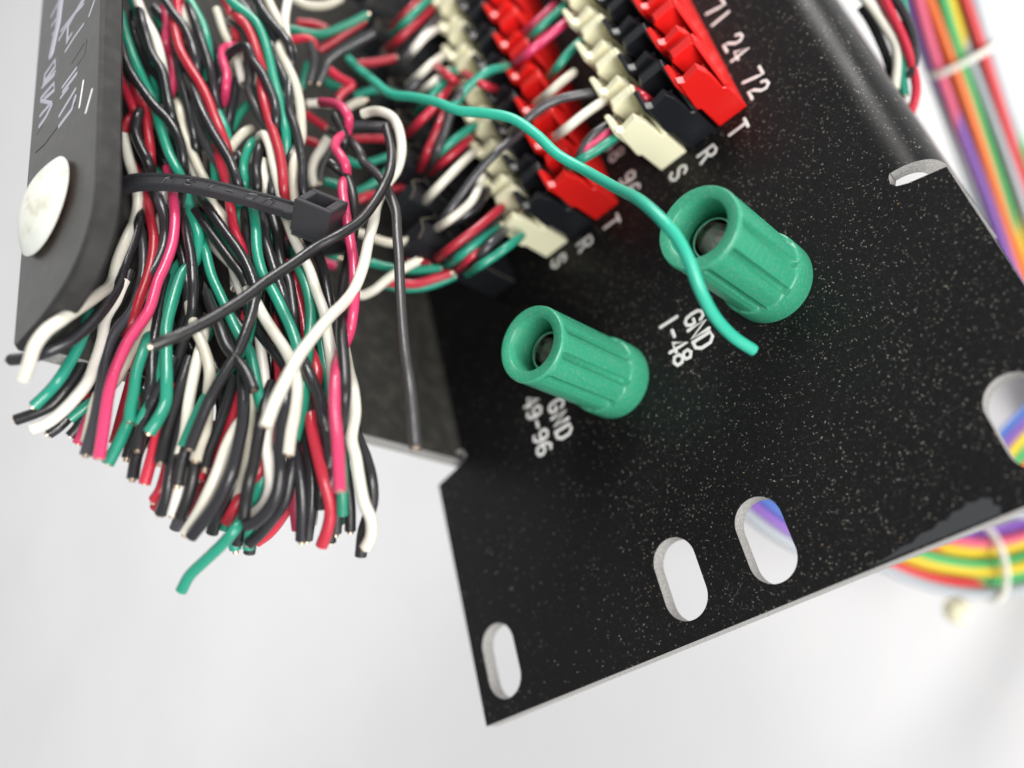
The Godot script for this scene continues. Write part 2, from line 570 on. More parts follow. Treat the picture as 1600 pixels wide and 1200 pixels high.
const GLYPHS := {
	"T": [[0, 1, 0.62, 1], [0.31, 1, 0.31, 0]],
	"R": [[0, 0, 0, 1, 0.4, 1, 0.58, 0.88, 0.58, 0.64, 0.4, 0.5, 0, 0.5], [0.36, 0.5, 0.6, 0]],
	"S": [[0.58, 0.82, 0.45, 0.98, 0.18, 1, 0.02, 0.84, 0.06, 0.62, 0.3, 0.52, 0.54, 0.4, 0.6, 0.2, 0.44, 0.02, 0.16, 0, 0, 0.17]],
	"G": [[0.6, 0.78, 0.48, 0.97, 0.2, 1, 0.03, 0.8, 0, 0.45, 0.06, 0.15, 0.24, 0, 0.48, 0.04, 0.6, 0.22, 0.6, 0.45, 0.36, 0.45]],
	"N": [[0, 0, 0, 1, 0.58, 0, 0.58, 1]],
	"D": [[0, 0, 0, 1, 0.34, 1, 0.58, 0.8, 0.6, 0.3, 0.4, 0.02, 0, 0]],
	"1": [[0.3, 0, 0.3, 1]],
	"2": [[0.02, 0.78, 0.14, 0.97, 0.42, 1, 0.58, 0.82, 0.52, 0.56, 0.14, 0.26, 0, 0, 0.6, 0]],
	"4": [[0.44, 0, 0.44, 1, 0, 0.3, 0.62, 0.3]],
	"6": [[0.52, 0.92, 0.3, 1, 0.08, 0.8, 0, 0.4, 0.08, 0.08, 0.32, 0, 0.56, 0.1, 0.6, 0.36, 0.44, 0.54, 0.2, 0.52, 0.02, 0.36]],
	"7": [[0, 1, 0.6, 1, 0.5, 0.7, 0.22, 0]],
	"8": [[0.3, 0.54, 0.08, 0.66, 0.06, 0.88, 0.3, 1, 0.54, 0.88, 0.52, 0.66, 0.3, 0.54, 0.04, 0.38, 0.02, 0.12, 0.3, 0, 0.58, 0.12, 0.56, 0.38, 0.3, 0.54]],
	"9": [[0.08, 0.08, 0.3, 0, 0.52, 0.2, 0.6, 0.6, 0.52, 0.92, 0.28, 1, 0.04, 0.9, 0, 0.64, 0.16, 0.46, 0.4, 0.48, 0.58, 0.64]],
	"-": [[0.1, 0.5, 0.5, 0.5]],
	"U": [[0, 1, 0, 0.25, 0.15, 0, 0.45, 0, 0.6, 0.25, 0.6, 1]],
	"A": [[0, 0, 0.3, 1, 0.6, 0], [0.12, 0.35, 0.48, 0.35]],
}

func word(parent: Node, text: String, u: float, v: float, height: float, advance: float, thick := 0.52) -> void:
	# reads along -v, tops of letters towards +u
	var st := begin()
	for i in text.length():
		for line in GLYPHS[text[i]]:
			var p := []
			for k in range(0, line.size(), 2):
				p.append(Vector2(u + line[k + 1] * height, v - i * advance - line[k] * height * 0.86))
			stroke(st, p, thick, 0.01)
	obj("printed_lettering", st, "print", parent)

func lettering(t: Node) -> void:
	word(t, "71", 73.4, 86.4, 2.9, 2.55)
	word(t, "24", 73.4, 78.3, 2.9, 2.55)
	word(t, "72", 73.4, 70.4, 2.9, 2.55)
	word(t, "T", 68.4, 64.2, 2.8, 2.5)
	word(t, "R", 63.0, 63.8, 2.8, 2.5)
	word(t, "S", 57.9, 64.2, 2.8, 2.5)
	word(t, "T", 45.0, 64.2, 2.8, 2.5)
	word(t, "R", 39.5, 64.0, 2.8, 2.5)
	word(t, "S", 34.0, 64.4, 2.8, 2.5)
	word(t, "48", 50.0, 77.6, 2.8, 2.5)
	word(t, "96", 50.2, 69.6, 2.8, 2.5)
	word(t, "GND", 51.6, 41.2, 2.9, 2.02, 0.54)
	word(t, "1-48", 47.9, 42.9, 2.9, 2.05, 0.54)
	word(t, "GND", 25.7, 41.2, 2.9, 2.4, 0.54)
	word(t, "49-96", 21.4, 44.4, 2.9, 2.15, 0.54)

func writing(bar: Node) -> void:
	# faded white marker strokes and scratches on the lip
	var st := begin()
	stroke(st, [Vector2(6, 85.3), Vector2(6, 86.8), Vector2(9.1, 86.7), Vector2(9.3, 85.1), Vector2(6, 85.3)], 0.675, 69.0)
	stroke(st, [Vector2(5.8, 85), Vector2(9.4, 84)], 0.6, 69.0)
	stroke(st, [Vector2(5.5, 84.7), Vector2(9.1, 83.5)], 0.6, 69.0)
	stroke(st, [Vector2(5.5, 82.6), Vector2(9.2, 81.8), Vector2(9.6, 80.2), Vector2(6.6, 81.3)], 0.75, 69.0)
	stroke(st, [Vector2(5.4, 82), Vector2(8.8, 78.3)], 0.6, 69.0)
	stroke(st, [Vector2(5.6, 79), Vector2(8.8, 78.4)], 0.675, 69.0)
	stroke(st, [Vector2(5.6, 77), Vector2(7.5, 77), Vector2(8.9, 77.8)], 0.75, 69.0)
	stroke(st, [Vector2(12.1, 78.3), Vector2(15.8, 78.1)], 0.6, 69.0)
	stroke(st, [Vector2(12.4, 77.2), Vector2(15.9, 76.9)], 0.75, 69.0)
	stroke(st, [Vector2(11.7, 76.6), Vector2(13.7, 76.4)], 0.525, 69.0)
	stroke(st, [Vector2(11.7, 73.3), Vector2(15.8, 74.1)], 0.675, 69.0)
	stroke(st, [Vector2(11.8, 71.3), Vector2(15.1, 71.2), Vector2(15.9, 72.6)], 0.75, 69.0)
	stroke(st, [Vector2(7.7, 89.4), Vector2(8.3, 91.4), Vector2(9.2, 93.9), Vector2(9.7, 99.1), Vector2(9.8, 102.8)], 1.8, 69.0)
	stroke(st, [Vector2(8.4, 90.7), Vector2(9.4, 93.7), Vector2(9.3, 98.8)], 1.2, 69.0)
	stroke(st, [Vector2(6.8, 98.7), Vector2(8.7, 99.4)], 0.525, 69.0)
	stroke(st, [Vector2(7.2, 96.1), Vector2(9.2, 96.2)], 0.525, 69.0)
	stroke(st, [Vector2(7.7, 93.6), Vector2(9.6, 93.8)], 0.525, 69.0)
	stroke(st, [Vector2(10, 90.1), Vector2(13.7, 90.7), Vector2(16.9, 91.1)], 0.6, 69.0)
	stroke(st, [Vector2(10.6, 91.3), Vector2(14.8, 90.8), Vector2(17.7, 90.5)], 0.6, 69.0)
	stroke(st, [Vector2(12.6, 87.2), Vector2(12.6, 89.9), Vector2(14.8, 90.5), Vector2(17, 89.8)], 0.6, 69.0)
	stroke(st, [Vector2(12.3, 85.2), Vector2(14.8, 85.4), Vector2(17.3, 85.3)], 0.525, 69.0)
	stroke(st, [Vector2(18.9, 85.4), Vector2(20.2, 86.9)], 0.525, 69.0)
	stroke(st, [Vector2(12.5, 86.8), Vector2(13.9, 87.1)], 0.525, 69.0)
	obj("faded_writing", st, "marker", bar)
	st = begin()
	stroke(st, [Vector2(5, 72.5), Vector2(7.7, 71.6), Vector2(10.4, 71.5), Vector2(13, 71.4), Vector2(16.1, 71.4)], 0.25, 69.0)
	stroke(st, [Vector2(14.4, 80.4), Vector2(17.9, 80.8)], 0.2, 69.0)
	stroke(st, [Vector2(5, 75.9), Vector2(6.5, 76.2)], 0.2, 69.0)
	stroke(st, [Vector2(18.6, 80.8), Vector2(18.2, 78.5), Vector2(16, 78.3)], 0.2, 69.0)
	obj("scratches", st, "scratch", bar)
	st = begin()
	stroke(st, [Vector2(19.0, 67.0), Vector2(20.4, 69.5)], 0.5, 69.0)
	stroke(st, [Vector2(17.2, 69.6), Vector2(18.0, 73.5)], 0.45, 69.0)
	obj("paint_chips", st, "bright_scratch", bar)
	st = begin()
	stroke(st, [Vector2(14.2, 43.6), Vector2(15.6, 44.1), Vector2(16.6, 44.7)], 0.5, 68.95)
	obj("rust_spot", st, "rust", bar)

# ---------------------------------------------------------------- connector strips
const PITCH := 8.15

func jack_mesh() -> ArrayMesh:
	# one wire connector: a base, a front block with a raised guide at its left, a slotted block behind, a sloping rail
	var st := begin()
	box(st, 0.25, 4.95, 1.2, 8.14, 0, 5.8, 0.0)
	extrude(st, [Vector2(0.4, 0), Vector2(5.0, 0), Vector2(5.0, 5.7), Vector2(4.5, 6.1), Vector2(4.4, 10.2), Vector2(3.9, 12.2), Vector2(1.5, 11.7), Vector2(0.75, 12.3), Vector2(0.0, 6.6), Vector2(0.0, 5.7), Vector2(0.4, 5.4)], on_uh, 0.0, 1.25, 0.12)
	extrude(st, [Vector2(0.3, 5.7), Vector2(2.4, 5.7), Vector2(3.7, 12.5), Vector2(3.3, 13.1), Vector2(0.3, 11.9)], on_vh, 0.1, 0.75, 0.1)
	extrude(st, [Vector2(1.2, 5.7), Vector2(1.05, 11.5), Vector2(1.6, 12.1), Vector2(4.6, 12.1), Vector2(5.0, 11.4), Vector2(4.9, 5.7)], on_uh, 4.6, 6.2, 0.14)
	extrude(st, [Vector2(6.1, 5.7), Vector2(8.16, 5.7), Vector2(8.16, 10.6), Vector2(6.1, 9.6)], on_vh, 1.0, 4.5, 0.0)
	extrude(st, [Vector2(0.0, 5.75), Vector2(0.1, 6.4), Vector2(4.6, 12.0), Vector2(6.1, 12.0), Vector2(8.1, 6.2), Vector2(8.1, 5.7)], on_vh, 4.75, 5.3, 0.1)
	extrude(st, [Vector2(2.4, 5.7), Vector2(8.1, 5.7), Vector2(8.1, 8.0), Vector2(6.2, 9.5), Vector2(3.4, 7.0)], on_vh, 0.0, 0.55, 0.08)
	return st.commit()

func contact_mesh() -> ArrayMesh:
	var st := begin()
	box(st, 1.4, 2.5, 2.5, 2.9, 5.5, 9.3, 0.06)
	box(st, 3.2, 4.3, 2.5, 2.9, 5.5, 9.3, 0.06)
	return st.commit()

func strips() -> void:
	var jack := jack_mesh()
	var contact := contact_mesh()
	var rows := [
		[67.3, "red_plastic", "red", "row marked T beside the printed numbers, nearest the right fold"],
		[61.95, "black_plastic", "black", "row marked R between the right red and ivory rows"],
		[56.7, "ivory_plastic", "ivory", "row marked S, left of the right hand black row"],
		[43.7, "red_plastic", "red", "row marked T in the left block, crossed by the loose green wire"],
		[38.4, "black_plastic", "black", "row marked R in the left block, between its red and ivory rows"],
		[33.0, "ivory_plastic", "ivory", "row marked S in the left block, nearest the wire bundle"],
	]
	for r in rows:
		var t := thing("connector_strip", "%s plastic connector %s" % [r[2], r[3]], "connector strip", pt(r[0], 65.8, 0), "connector strips on the panel")
		for k in 12:
			var j := inst("jack", jack, r[1], t, pt(0, k * PITCH, 0))
			inst("contact", contact, "steel", j)
	# the tall black comb that guides the wires
	var c := thing("wire_comb", "tall black plastic comb guiding wires from the bundle to the rows", "wire comb", pt(21, 65.6, 0))
	var st := begin()
	box(st, 0.4, 4.9, 3.0, 100, 0, 8.0)
	obj("base_bar", st, "dusty_black_plastic", c)
	st = begin()
	extrude(st, [Vector2(0, 0), Vector2(5.2, 0), Vector2(5.2, 14.8), Vector2(0, 14.8)], on_uh, 0.0, 3.2, 0.15)
	extrude(st, [Vector2(0, 0.0), Vector2(4.4, 0.0), Vector2(5.6, 0.9), Vector2(5.6, 3.0), Vector2(0, 3.0)], on_uv, 14.8, 21.6, 0.15)
	extrude(st, [Vector2(0.2, 7.9), Vector2(0.2, 12.0), Vector2(4.9, 18.4), Vector2(6.0, 18.0), Vector2(6.0, 7.9)], on_vh, 5.0, 5.7, 0.1)
	var tooth := st.commit()
	st = begin()
	tube(st, PackedVector3Array([pt(4.4, 0.0, 21.6), pt(5.6, 0.9, 21.6), pt(5.6, 3.0, 21.6)]), 0.00016, 6, Vector3.ONE, true)
	tube(st, PackedVector3Array([pt(5.6, 3.0, 21.55), pt(5.7, 4.9, 18.4), pt(5.7, 6.0, 18.0)]), 0.00016, 6, Vector3.ONE, true)
	tube(st, PackedVector3Array([pt(5.2, 0.0, 14.9), pt(5.2, 0.05, 8.0), pt(5.2, 0.05, 0.4)]), 0.00014, 6, Vector3.ONE, true)
	var edges := st.commit()
	for k in 12:
		var tooth_part := inst("tooth", tooth, "dusty_black_plastic", c, pt(0, k * PITCH, 0))
		inst("worn_edge", edges, "dusty_edge", tooth_part)

# ---------------------------------------------------------------- binding posts
func posts() -> void:
	binding_post(38.4, 38.4, 0.0, 19.6, "green plastic binding post by the printed 49-96, nearer the side wall")
	binding_post(64.8, 38.6, 0.35, 19.3, "green plastic binding post with the loose green wire across its mouth")

func binding_post(u: float, v: float, turn: float, tall: float, label: String) -> void:
	var t := thing("binding_post", label, "binding post", pt(u, v, 0), "binding posts on the panel")
	t.rotation.y = turn
	var st := begin()
	# outer profile: collar, fluted body, rim, then the bore; third value is how far the flutes cut in
	var prof := [[5.6, 0.0, 0.0], [5.7, 0.3, 0.0], [5.7, 3.6, 0.0], [5.6, 3.95, 0.0], [5.38, 4.05, 0.25], [5.34, 4.3, 1.0], [5.32, tall - 1.5, 1.0], [5.34, tall - 1.1, 0.25], [5.34, tall - 0.5, 0.0], [5.25, tall - 0.10, 0.0], [5.12, tall, 0.0], [3.85, tall, 0.0], [3.72, tall - 0.15, 0.0], [3.6, tall - 4.5, 0.0], [3.5, tall - 10.0, 0.0]]
	var sides := 288
	var grid := []
	for p in prof:
		var ring := PackedVector3Array()
		for k in sides:
			var a := TAU * k / sides
			var w := fposmod(a * 9.0 / TAU, 1.0)
			# wide flats with a stepped groove at one side of each
			var cut := 0.0
			if w < 0.30: cut = 0.75 * smoothstep(0.0, 0.035, w) * (1.0 - smoothstep(0.22, 0.30, w) * 0.75)
			else: cut = 0.1875 * (1.0 - smoothstep(0.30, 0.55, w))
			var r: float = p[0] - cut * p[2]
			ring.append(Vector3(r * cos(a), p[1], r * sin(a)) * 0.001)
		grid.append(ring)
	for i in prof.size() - 1:
		for k in sides:
			var k2 := (k + 1) % sides
			for q in [grid[i][k], grid[i + 1][k2], grid[i][k2], grid[i][k], grid[i + 1][k], grid[i + 1][k2]]:
				st.set_smooth_group(1 if i < 3 else (2 if i < 5 else (3 if i < 10 else 4)))
				st.set_uv(Vector2.ZERO)
				st.add_vertex(q)
	st.generate_normals()
	obj("cap", st, "green_plastic", t)
	st = begin()
	lathe(st, Vector3.ZERO, [Vector2(3.55, tall - 7.0), Vector2(3.0, tall - 4.8), Vector2(2.9, tall - 4.0), Vector2(2.72, tall - 3.6), Vector2(2.5, tall - 3.6), Vector2(2.34, tall - 3.9), Vector2(2.28, tall - 5.0), Vector2(2.2, tall - 8.5), Vector2(1.5, tall - 9.4), Vector2(0.01, tall - 9.6)], 48)
	obj("socket", st, "steel", t)

# ---------------------------------------------------------------- wires
const NAMES := {"gray": "grey"}

func wire(colour: String, label: String, points: Array, group: String, radius := 0.69, m := "", per := 7) -> MeshInstance3D:
	var p := []
	for q in points: p.append(mm(q))
	var path := smooth_path(p, per)
	var st := begin()
	tube(st, path, radius * 0.001 * rng.randf_range(0.95, 1.05), 12)
	var o := obj(NAMES.get(colour, colour) + "_wire", st, m if m != "" else colour + "_wire" + ["", "", "_shade_1", "_shade_2"][rng.randi() % 4])
	tag(o, label, "wire", group)
	var n := path.size()
	var d := (path[n - 1] - path[n - 2]).normalized()
	st = begin()
	tube(st, PackedVector3Array([path[n - 1] - d * 0.0006, path[n - 1] + d * (0.00006 + 0.00055 * pow(rng.randf(), 2.5))]), radius * 0.00055, 8)
	obj("copper_core", st, "copper", o)
	return o

func bundle_wire(colour: String, label: String, points: Array) -> void:
	var lone := label.contains("diagonally") or label.contains("loops up") or label.contains("alone") or label.contains("long pink") or label.contains("lowest of all") or label.contains("curl") or label.contains("far left") or label.contains("farthest left") or label.contains("lowest right")
	routes.append([colour, points, lone, label])
	wire(colour, label, points, "wires in the tied bundle")

func side_wire(colour: String, label: String, points: Array) -> void:
	wire(colour, label, points, "wires between the bundle and the rows", 0.68)

func bundle() -> void:
	bundle_wire("green", "green wire passing under the cable tie nearest the bar, bending left to a cut end", [Vector3(12.5, 99.5, 61.7), Vector3(12.2, 95.5, 60.8), Vector3(12.2, 89.7, 59.1), Vector3(11.9, 84.8, 56.8), Vector3(12.5, 79.6, 56), Vector3(12.4, 74.7, 54.7), Vector3(12.8, 70.8, 53.4), Vector3(11.5, 69.7, 51.8), Vector3(13.3, 63.9, 52.4), Vector3(14.1, 59.3, 51.9), Vector3(12.9, 56.3, 51.8), Vector3(12.2, 54.4, 53.1), Vector3(12.2, 49.1, 54.7), Vector3(11.8, 45, 55.4), Vector3(12, 40.7, 55.6), Vector3(12.4, 36.3, 55.9), Vector3(11.9, 34.1, 55.8), Vector3(11.7, 31.7, 56.7), Vector3(10.7, 30.4, 57.2)])
	bundle_wire("black", "black wire crossing over the green wire above the tie, close to the bar", [Vector3(12.3, 92.6, 61.5), Vector3(12.2, 88.7, 60.4), Vector3(12.8, 84.6, 58.7), Vector3(13.6, 81.3, 57.2), Vector3(14.4, 78.8, 55.8), Vector3(14.8, 75.7, 54.6), Vector3(13.9, 72.9, 53.5), Vector3(11.4, 71.7, 51.9), Vector3(12.4, 65, 52.7), Vector3(13.7, 59.7, 53.3), Vector3(14.6, 54.7, 53.4), Vector3(15, 49.7, 53.6), Vector3(13.6, 46.9, 53), Vector3(12.4, 44.1, 53.3), Vector3(11.2, 40.9, 53.7), Vector3(10.5, 37.1, 54.6)])
	bundle_wire("white", "cream white wire at the top of the bundle, second from the bar", [Vector3(15, 101.8, 60.8), Vector3(15.1, 97.8, 59.6), Vector3(15.5, 93.6, 58.1), Vector3(15.3, 90.1, 57.2), Vector3(14, 88.2, 56), Vector3(12.1, 87.1, 54.5), Vector3(10.5, 83.7, 53.7)])
	bundle_wire("black", "scuffed black wire running over the cream wire below the bar's writing", [Vector3(14.5, 101.1, 60), Vector3(15.4, 96.1, 60), Vector3(15.2, 93.4, 59.3), Vector3(15.1, 90.1, 58.4), Vector3(15.5, 86.8, 57.1), Vector3(15.2, 82.7, 56.3), Vector3(14.9, 79.5, 55.6), Vector3(13.6, 79, 54.3), Vector3(12.8, 76.4, 53.1)])
	bundle_wire("red", "dark red wire tucked against the bar above the tie, short visible length", [Vector3(9, 91, 60.4), Vector3(9.2, 87.7, 59.3), Vector3(9.4, 85.4, 58.5), Vector3(8.7, 83.7, 57.4), Vector3(7.2, 81.8, 55.9)])
	bundle_wire("red", "red wire that bulges beside the bar above and below the tie", [Vector3(9.3, 90.4, 58.3), Vector3(10.5, 86.2, 58.3), Vector3(10.8, 83.2, 57.2), Vector3(10.4, 79.5, 56.6), Vector3(9.9, 76.1, 56), Vector3(8, 74.8, 55), Vector3(7.2, 71, 55.3), Vector3(8.7, 65.5, 55.6), Vector3(9.2, 61.2, 55.4), Vector3(9.2, 57.3, 55.7), Vector3(8.9, 54, 56.3), Vector3(8.4, 50.5, 57.1), Vector3(7.5, 47.8, 57.5), Vector3(4.2, 47.3, 58), Vector3(2.7, 44.8, 58.6), Vector3(2.3, 42.2, 59.3), Vector3(1.9, 38.7, 60.3)])
	bundle_wire("black", "black wire hooking down from behind the dark red wire to the tie", [Vector3(9.9, 84.7, 57.2), Vector3(11.1, 80.6, 58.5), Vector3(10.4, 78.7, 58.5), Vector3(10.4, 76, 57.8), Vector3(10.7, 73.3, 56.9), Vector3(9.3, 72.4, 55.5), Vector3(7.7, 69, 54.4), Vector3(6.3, 65.7, 53.8)])
	bundle_wire("white", "white wire that bends out past the bar's lower corner to the far left", [Vector3(8.4, 79, 59.2), Vector3(8.2, 75.2, 58.3), Vector3(7.5, 73, 57.2), Vector3(7.1, 69.3, 56.4), Vector3(6.9, 65.4, 56.8), Vector3(7.4, 61.4, 58.1), Vector3(6.8, 57.6, 59), Vector3(6.6, 53.9, 59.6), Vector3(9.5, 48.8, 62.5), Vector3(11.3, 44.4, 65.5), Vector3(11.7, 41.6, 67.6), Vector3(10.8, 40.3, 68.7), Vector3(9.5, 39, 69.2), Vector3(7.7, 37.8, 69), Vector3(5.9, 36.9, 68.8)])
	bundle_wire("black", "black wire under the white one, its end farthest left of all by the bar's corner", [Vector3(6.6, 68.7, 55.4), Vector3(7.7, 64.6, 56.6), Vector3(7.3, 61.2, 57.2), Vector3(6.8, 57.4, 58), Vector3(7.2, 54.3, 58.7), Vector3(7.6, 51.3, 59.8), Vector3(8.5, 47.6, 61.5), Vector3(9.2, 44.1, 63.4), Vector3(8.7, 41.6, 65.2), Vector3(7.1, 40.4, 67), Vector3(4.9, 40.6, 68), Vector3(2.6, 41.4, 69)])
	bundle_wire("green", "green wire curling left below the bar corner, ending over the white table", [Vector3(4.4, 62.9, 57.7), Vector3(3.8, 59, 58.5), Vector3(3.3, 56.8, 59.3), Vector3(3.5, 54.1, 60.4), Vector3(4.8, 49.3, 61.6), Vector3(5.4, 44.9, 62.5), Vector3(4.9, 41.8, 63.4), Vector3(4.3, 39.2, 64.4), Vector3(2.5, 38.3, 64.8), Vector3(1, 37, 65.7)])
	bundle_wire("black", "black wire whose blunt end points left, lowest of the left curl", [Vector3(7.3, 55.9, 57.6), Vector3(6.8, 51.7, 58.5), Vector3(5.8, 48.9, 59.6), Vector3(5, 47.2, 60.5), Vector3(4.5, 44.6, 61.3), Vector3(4.1, 41.4, 62.1), Vector3(3.2, 38.9, 63.1), Vector3(1.7, 37.4, 63.9), Vector3(0.2, 36.8, 65), Vector3(-1.6, 36.4, 66.5)])
	bundle_wire("white", "thick white wire curling left beside the lowest left black wire", [Vector3(7.3, 54, 58.3), Vector3(6.8, 51, 59.1), Vector3(6, 48.5, 60), Vector3(6, 45, 60.4), Vector3(5.7, 41.4, 61.1), Vector3(5.4, 38.9, 61.7), Vector3(4.1, 37.2, 62.5), Vector3(2.5, 35.7, 63.5), Vector3(1.2, 34.9, 64.4), Vector3(0.1, 34.6, 65.3)])
	bundle_wire("black", "short black wire end under the thick curling white wire", [Vector3(3.5, 46.3, 58.8), Vector3(2.6, 40.7, 60.2), Vector3(1, 38.3, 61), Vector3(-0, 37.1, 61.5), Vector3(-1, 36.2, 62.1), Vector3(-1.9, 35.7, 62.7)])
	bundle_wire("pink", "bright pink wire sweeping from the tie down to a straight cut end at lower left", [Vector3(10.1, 74.5, 53.7), Vector3(10.6, 70.8, 53.5), Vector3(12.6, 66.2, 54.4), Vector3(12.8, 62.6, 54.4), Vector3(12.7, 58, 54.8), Vector3(12.3, 54.5, 55.6), Vector3(11.8, 51.7, 56.4), Vector3(11.2, 47.2, 57.3), Vector3(10.3, 44.6, 58.4), Vector3(9.8, 42.7, 59.2), Vector3(9.3, 40, 60), Vector3(9.1, 37.6, 60.6), Vector3(8.5, 35.3, 60.8), Vector3(7.7, 32.1, 60.8), Vector3(6.7, 28.4, 60.8)])
	bundle_wire("white", "white wire half hidden behind the bright pink wire", [Vector3(8.4, 53, 55.3), Vector3(9.1, 48.4, 56), Vector3(9, 45.5, 56.4), Vector3(8.1, 43.2, 57.4), Vector3(7.3, 40.8, 58.5), Vector3(5.9, 39.2, 59), Vector3(5.6, 38, 60.2), Vector3(4.9, 36.7, 60.5), Vector3(4.2, 34.6, 60.6), Vector3(3.4, 32.3, 60.7)])
	bundle_wire("black", "black tube end left of the white flat end, below the curl", [Vector3(4.2, 44.1, 58.3), Vector3(3.7, 40.4, 59.2), Vector3(2.2, 37.7, 59.8), Vector3(1.4, 36.7, 60.2), Vector3(0.7, 35.6, 60.5), Vector3(-0.1, 34.7, 61)])
	bundle_wire("green", "short green wire end among the left black ends", [Vector3(5, 42.7, 58.3), Vector3(4.4, 39.6, 59.1), Vector3(3.3, 38.3, 59.7), Vector3(2.5, 37.8, 60.2), Vector3(1.6, 37.2, 60.8), Vector3(0.7, 36.6, 61.4)])
	bundle_wire("pink", "small pink end peeping out under the white flat end", [Vector3(3.9, 41.3, 58.9), Vector3(2.8, 38.2, 59.4), Vector3(1.5, 35.6, 59.9), Vector3(1, 34.6, 60.1), Vector3(0.4, 33.6, 60.3)])
	bundle_wire("green", "green wire left of centre with a stepped cut end", [Vector3(8.3, 49.5, 55.1), Vector3(9.1, 45.1, 56.3), Vector3(10, 41.6, 57.5), Vector3(9.8, 39, 58.1), Vector3(9.4, 36, 58.3), Vector3(8.9, 34.2, 58.4), Vector3(8.5, 32.7, 58.3)])
	bundle_wire("green", "stubby green end hanging just below the stepped green end", [Vector3(7.1, 38.3, 56.5), Vector3(7.7, 34.6, 57.6), Vector3(6.8, 32.9, 57.9), Vector3(5.9, 31.2, 58.3), Vector3(4.7, 29.1, 58.9)])
	bundle_wire("black", "black wire between the two middle green wires", [Vector3(10.2, 54.7, 54.5), Vector3(9.8, 47.4, 55.4), Vector3(9.7, 42, 56.1), Vector3(9.9, 37.6, 56.4), Vector3(9.3, 35.8, 56.5), Vector3(6.9, 34.3, 55.6), Vector3(5.4, 32.5, 55.2)])
	bundle_wire("black", "black wire ending beside the bent green end", [Vector3(11.9, 40.6, 54.7), Vector3(11.4, 37.5, 55.6), Vector3(10.6, 36, 56.1), Vector3(9.5, 34.1, 56.6), Vector3(8.6, 32.3, 56.9), Vector3(7.8, 29.7, 57)])
	bundle_wire("black", "black wire end low on the left edge of the fringe", [Vector3(10.1, 38.1, 54.5), Vector3(8.7, 35.2, 55), Vector3(7.1, 32.4, 55.6), Vector3(6.1, 30.5, 56.1), Vector3(5.1, 27.6, 56.2)])
	bundle_wire("black", "blunt black wire end behind the stubby green end", [Vector3(7, 37.7, 55.8), Vector3(5.6, 34, 56.1), Vector3(4.6, 31.6, 56.3), Vector3(4.2, 30.7, 56.4)])
	bundle_wire("red", "pinkish red wire end hanging below the bent green end", [Vector3(11.3, 37.4, 54.6), Vector3(10.1, 34.5, 54.9), Vector3(9, 31.7, 55.2), Vector3(8.1, 29.3, 55.4), Vector3(6.6, 26.3, 55.6)])
	bundle_wire("black", "black wire end right of the pinkish red end", [Vector3(13.3, 40.2, 53.4), Vector3(12.5, 35.8, 54.4), Vector3(11, 32.2, 54.9), Vector3(10, 29.8, 55.1), Vector3(9.4, 27.7, 55.2)])
	bundle_wire("white", "cream wire with an S bend just under the black diagonal wire", [Vector3(11.4, 50.7, 52.1), Vector3(13.2, 46.2, 52.8), Vector3(14.5, 43.3, 53), Vector3(15.2, 40.5, 52.6), Vector3(15.9, 37, 52.5), Vector3(15.1, 34.6, 52.3), Vector3(14.3, 32.4, 52.1), Vector3(14.5, 29.9, 52.6), Vector3(13.7, 28.2, 52.9), Vector3(13.1, 26.6, 53.1)])
	bundle_wire("white", "straight cream wire left of the S bent one", [Vector3(12.3, 47.2, 50.4), Vector3(13.6, 43.9, 51.6), Vector3(14, 40.4, 52.7), Vector3(13.8, 37.4, 53.3), Vector3(13, 34, 53.6), Vector3(11.9, 30.2, 53.6), Vector3(11.1, 28.2, 53.8)])
	bundle_wire("black", "black wire bowing from the tie to a cut end above the middle of the fringe", [Vector3(12.1, 70.6, 50.4), Vector3(14.7, 65.9, 51.5), Vector3(16.3, 62.9, 51.6), Vector3(18, 57.9, 50.4), Vector3(19.4, 53.8, 49.4), Vector3(20.4, 49.9, 48.9), Vector3(20.8, 47.1, 48.8), Vector3(20.6, 44.4, 49.2), Vector3(20.1, 41, 50.1), Vector3(19.6, 38.4, 50.9), Vector3(18.8, 35.8, 52.1), Vector3(17.5, 32.9, 53.3), Vector3(16, 30.3, 53.9), Vector3(14.4, 27, 54.6)])
	bundle_wire("black", "black wire just under the bowing black one below the tie", [Vector3(14, 64, 52.2), Vector3(14.6, 62.3, 51.8), Vector3(15.2, 60.5, 51.3), Vector3(16.4, 57.2, 50.5), Vector3(17.6, 53.8, 49.6), Vector3(18.7, 50.8, 48.9), Vector3(18.1, 48.8, 47.5), Vector3(18.1, 45.3, 46.7), Vector3(17.9, 41.7, 46.1)])
	bundle_wire("white", "white wire passing under the middle of the tie", [Vector3(11.2, 88.4, 52.7), Vector3(13.7, 83.1, 53.7), Vector3(13.3, 80, 53.1), Vector3(13.4, 76.7, 52.1), Vector3(13.6, 72.6, 50.8), Vector3(13.8, 71, 50.3), Vector3(13.2, 69.2, 49.3), Vector3(14.4, 65.7, 49.3), Vector3(14.9, 63.6, 48.9), Vector3(14.8, 62.3, 48.1), Vector3(15.2, 59.2, 47.4), Vector3(15.3, 55.4, 47), Vector3(16.1, 51.1, 47.2)])
	bundle_wire("white", "white wire slanting right below the diagonal black wire, with a pointed end", [Vector3(16.4, 52.4, 47.3), Vector3(19, 48.3, 48.3), Vector3(20.2, 46, 48.4), Vector3(20.9, 43.5, 48), Vector3(21.9, 40.5, 47.4), Vector3(22.9, 37.5, 46.8), Vector3(22.9, 35.4, 46), Vector3(23.1, 32.5, 46), Vector3(23, 29.2, 46.6), Vector3(22.1, 26.8, 46.8), Vector3(21.4, 24.5, 46.9)])
